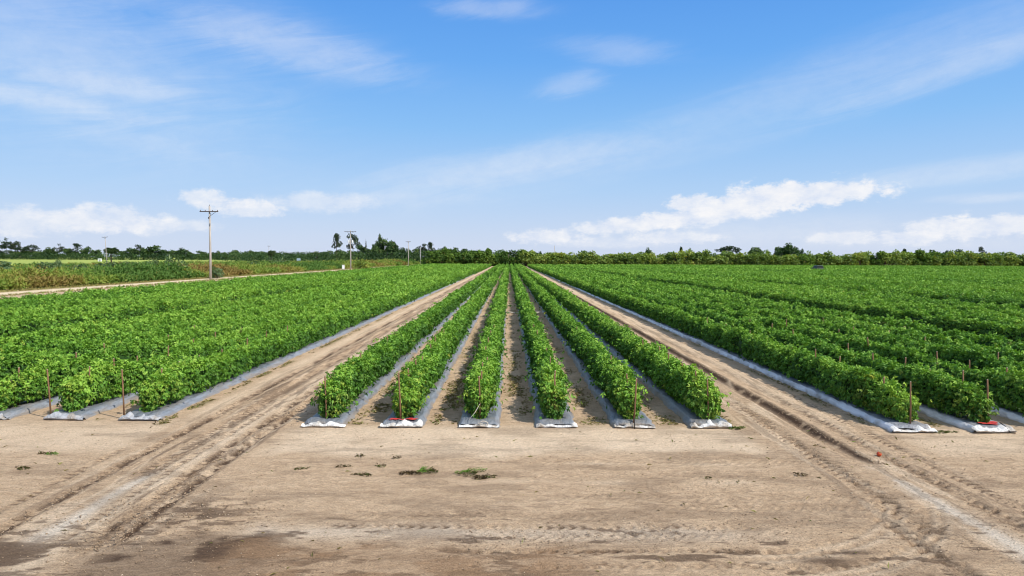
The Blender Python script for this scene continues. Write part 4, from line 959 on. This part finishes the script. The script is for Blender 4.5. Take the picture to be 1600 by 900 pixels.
nB = noise(nt, 1, 9, .66, scaled(nt, rotm.outputs[0], (5.5, 34, 1)), 1.2)
def cloud(px, py, hw, hh, ang, inten, nz, k, soft):
    """px,py place the cloud by its bearing and height above the horizon"""
    u, v = math.atan((px - 795) / 1067), math.atan((403.5 - py) / math.hypot(1067, px - 795))
    a = math_(nt, 'SUBTRACT', az, u); b = math_(nt, 'SUBTRACT', el, v)
    c, s = math.cos(R(ang)), math.sin(R(ang))
    p = math_(nt, 'ADD', math_(nt, 'MULTIPLY', a, c * 1067 / hw), math_(nt, 'MULTIPLY', b, s * 1067 / hw))
    q = math_(nt, 'ADD', math_(nt, 'MULTIPLY', a, -s * 1067 / hh), math_(nt, 'MULTIPLY', b, c * 1067 / hh))
    r = math_(nt, 'ADD', math_(nt, 'MULTIPLY', p, p), math_(nt, 'MULTIPLY', q, q))
    gss = math_(nt, 'EXPONENT', math_(nt, 'MULTIPLY', r, -1.0))
    val = math_(nt, 'ADD', gss, math_(nt, 'MULTIPLY', math_(nt, 'SUBTRACT', nz, .5), k))
    mr = N(nt, 'ShaderNodeMapRange', interpolation_type='SMOOTHSTEP'); nt.links.new(val, mr.inputs[0])
    mr.inputs[1].default_value = .42 - soft; mr.inputs[2].default_value = .42 + soft; mr.inputs[3].default_value = 0; mr.inputs[4].default_value = inten
    fade = N(nt, 'ShaderNodeMapRange'); nt.links.new(gss, fade.inputs[0]); fade.inputs[1].default_value = .02; fade.inputs[2].default_value = .25
    return math_(nt, 'MULTIPLY', mr.outputs[0], fade.outputs[0])
CL = [(70, 350, 75, 18, 0, 0.607, nA, 1.88, 0.30), (165, 346, 65, 18, 2, 0.607, nA, 1.88, 0.25), (225, 356, 50, 11, 0, 0.460, nA, 1.75, 0.32), (330, 314, 42, 12, -6, 0.690, nA, 1.88, 0.28), (385, 328, 48, 14, -4, 0.690, nA, 1.88, 0.25), (500, 318, 80, 14, 0, 0.506, nA, 1.50, 0.36), (285, 355, 45, 8, 0, 0.460, nA, 1.75, 0.36),
      (1262, 302, 90, 18, 2, 0.920, nA, 1.88, 0.22), (1175, 312, 75, 22, 10, 0.920, nA, 1.88, 0.22), (1080, 318, 42, 14, 4, 0.828, nA, 1.88, 0.23), (1100, 336, 120, 15, 5, 0.828, nA, 1.75, 0.26), (985, 350, 95, 12, 5, 0.782, nA, 1.75, 0.26), (855, 370, 60, 11, 0, 0.782, nA, 1.75, 0.26), (1050, 370, 60, 10, 0, 0.690, nA, 1.75, 0.28), (940, 378, 90, 8, 0, 0.460, nA, 1.62, 0.36),
      (1545, 352, 70, 15, 3, 0.828, nA, 1.88, 0.23), (1460, 352, 40, 12, 4, 0.736, nA, 1.88, 0.25), (1418, 369, 42, 10, 0, 0.782, nA, 1.75, 0.25), (1320, 370, 45, 9, 0, 0.598, nA, 1.75, 0.28), (1180, 360, 220, 22, 0, 0.240, nB, 0.81, 0.60), (1480, 378, 120, 10, 0, 0.240, nB, 1.08, 0.60),
      (90, 100, 250, 95, -12, 0.240, nB, 1.35, 0.75), (60, 60, 150, 60, -20, 0.128, nB, 1.35, 0.75), (180, 140, 110, 14, -2, 0.272, nB, 1.62, 0.55), (60, 160, 120, 13, -5, 0.336, nB, 1.35, 0.55), (460, 78, 130, 26, -9, 0.272, nB, 1.62, 0.65), (400, 50, 200, 36, -12, 0.128, nB, 1.35, 0.70), (965, 84, 85, 17, -6, .20, nB, 1.62, 0.60), (892, 135, 48, 15, 10, .22, nB, 1.62, 0.50), (768, 20, 75, 13, 0, .24, nB, 1.49, 0.50),
      (1120, 195, 420, 36, 13, 0.160, nB, 1.08, 0.75), (1530, 92, 190, 16, 15, 0.240, nB, 1.35, 0.60), (1450, 60, 220, 36, 12, 0.112, nB, 1.35, 0.70), (780, 262, 190, 26, 9, 0.288, nB, 1.35, 0.60), (1480, 268, 170, 14, 5, 0.288, nB, 1.22, 0.55), (210, 222, 100, 14, -6, 0.128, nB, 1.35, 0.60), (1535, 307, 50, 6, 0, 0.280, nB, 1.22, 0.50), (640, 312, 110, 10, 0, 0.144, nB, 1.35, 0.55)]
tot = None
for c_ in CL:
    v_ = cloud(*c_); tot = v_ if tot is None else math_(nt, 'SUBTRACT', 1.0, math_(nt, 'MULTIPLY', math_(nt, 'SUBTRACT', 1.0, tot), math_(nt, 'SUBTRACT', 1.0, v_)))
ccol = ramp(nt, nA, [(.3, (.70, .77, .92)), (.5, (.84, .87, .94)), (.68, (.94, .94, .96))])
csc = N(nt, 'ShaderNodeVectorMath', operation='SCALE'); nt.links.new(ccol, csc.inputs[0]); csc.inputs['Scale'].default_value = K
fin = mixc(nt, tot, skyc, csc.outputs[0])
nt.links.new(fin, bg.inputs[0]); bg.inputs[1].default_value = .10
nt.links.new(bg.outputs[0], wo.inputs[0])

# ------------------------------------------------------------------ camera
cam = bpy.data.cameras.new('camera'); co = bpy.data.objects.new('camera', cam); COL.objects.link(co)
cam.sensor_width = 36; cam.lens = 24.0; cam.clip_start = .1; cam.clip_end = 12000
co.location = (0, 0, 3.94)
pitch = math.atan(46.5 / 1067); yaw = math.atan(5 / 1067)
fw = Vector((math.sin(yaw) * math.cos(pitch), math.cos(yaw) * math.cos(pitch), -math.sin(pitch)))
q = fw.to_track_quat('-Z', 'Y') @ Matrix.Rotation(math.atan(.004), 3, 'Z').to_quaternion()
co.rotation_mode = 'QUATERNION'; co.rotation_quaternion = q
sc.camera = co
sc.render.engine = 'CYCLES'
sc.render.resolution_x = 1024; sc.render.resolution_y = 576
sc.view_settings.view_transform = 'Standard'; sc.view_settings.look = 'None'; sc.view_settings.exposure = 0; sc.view_settings.gamma = 1
sc.cycles.filter_width = 1.05; sc.cycles.max_bounces = 6; sc.cycles.transparent_max_bounces = 4
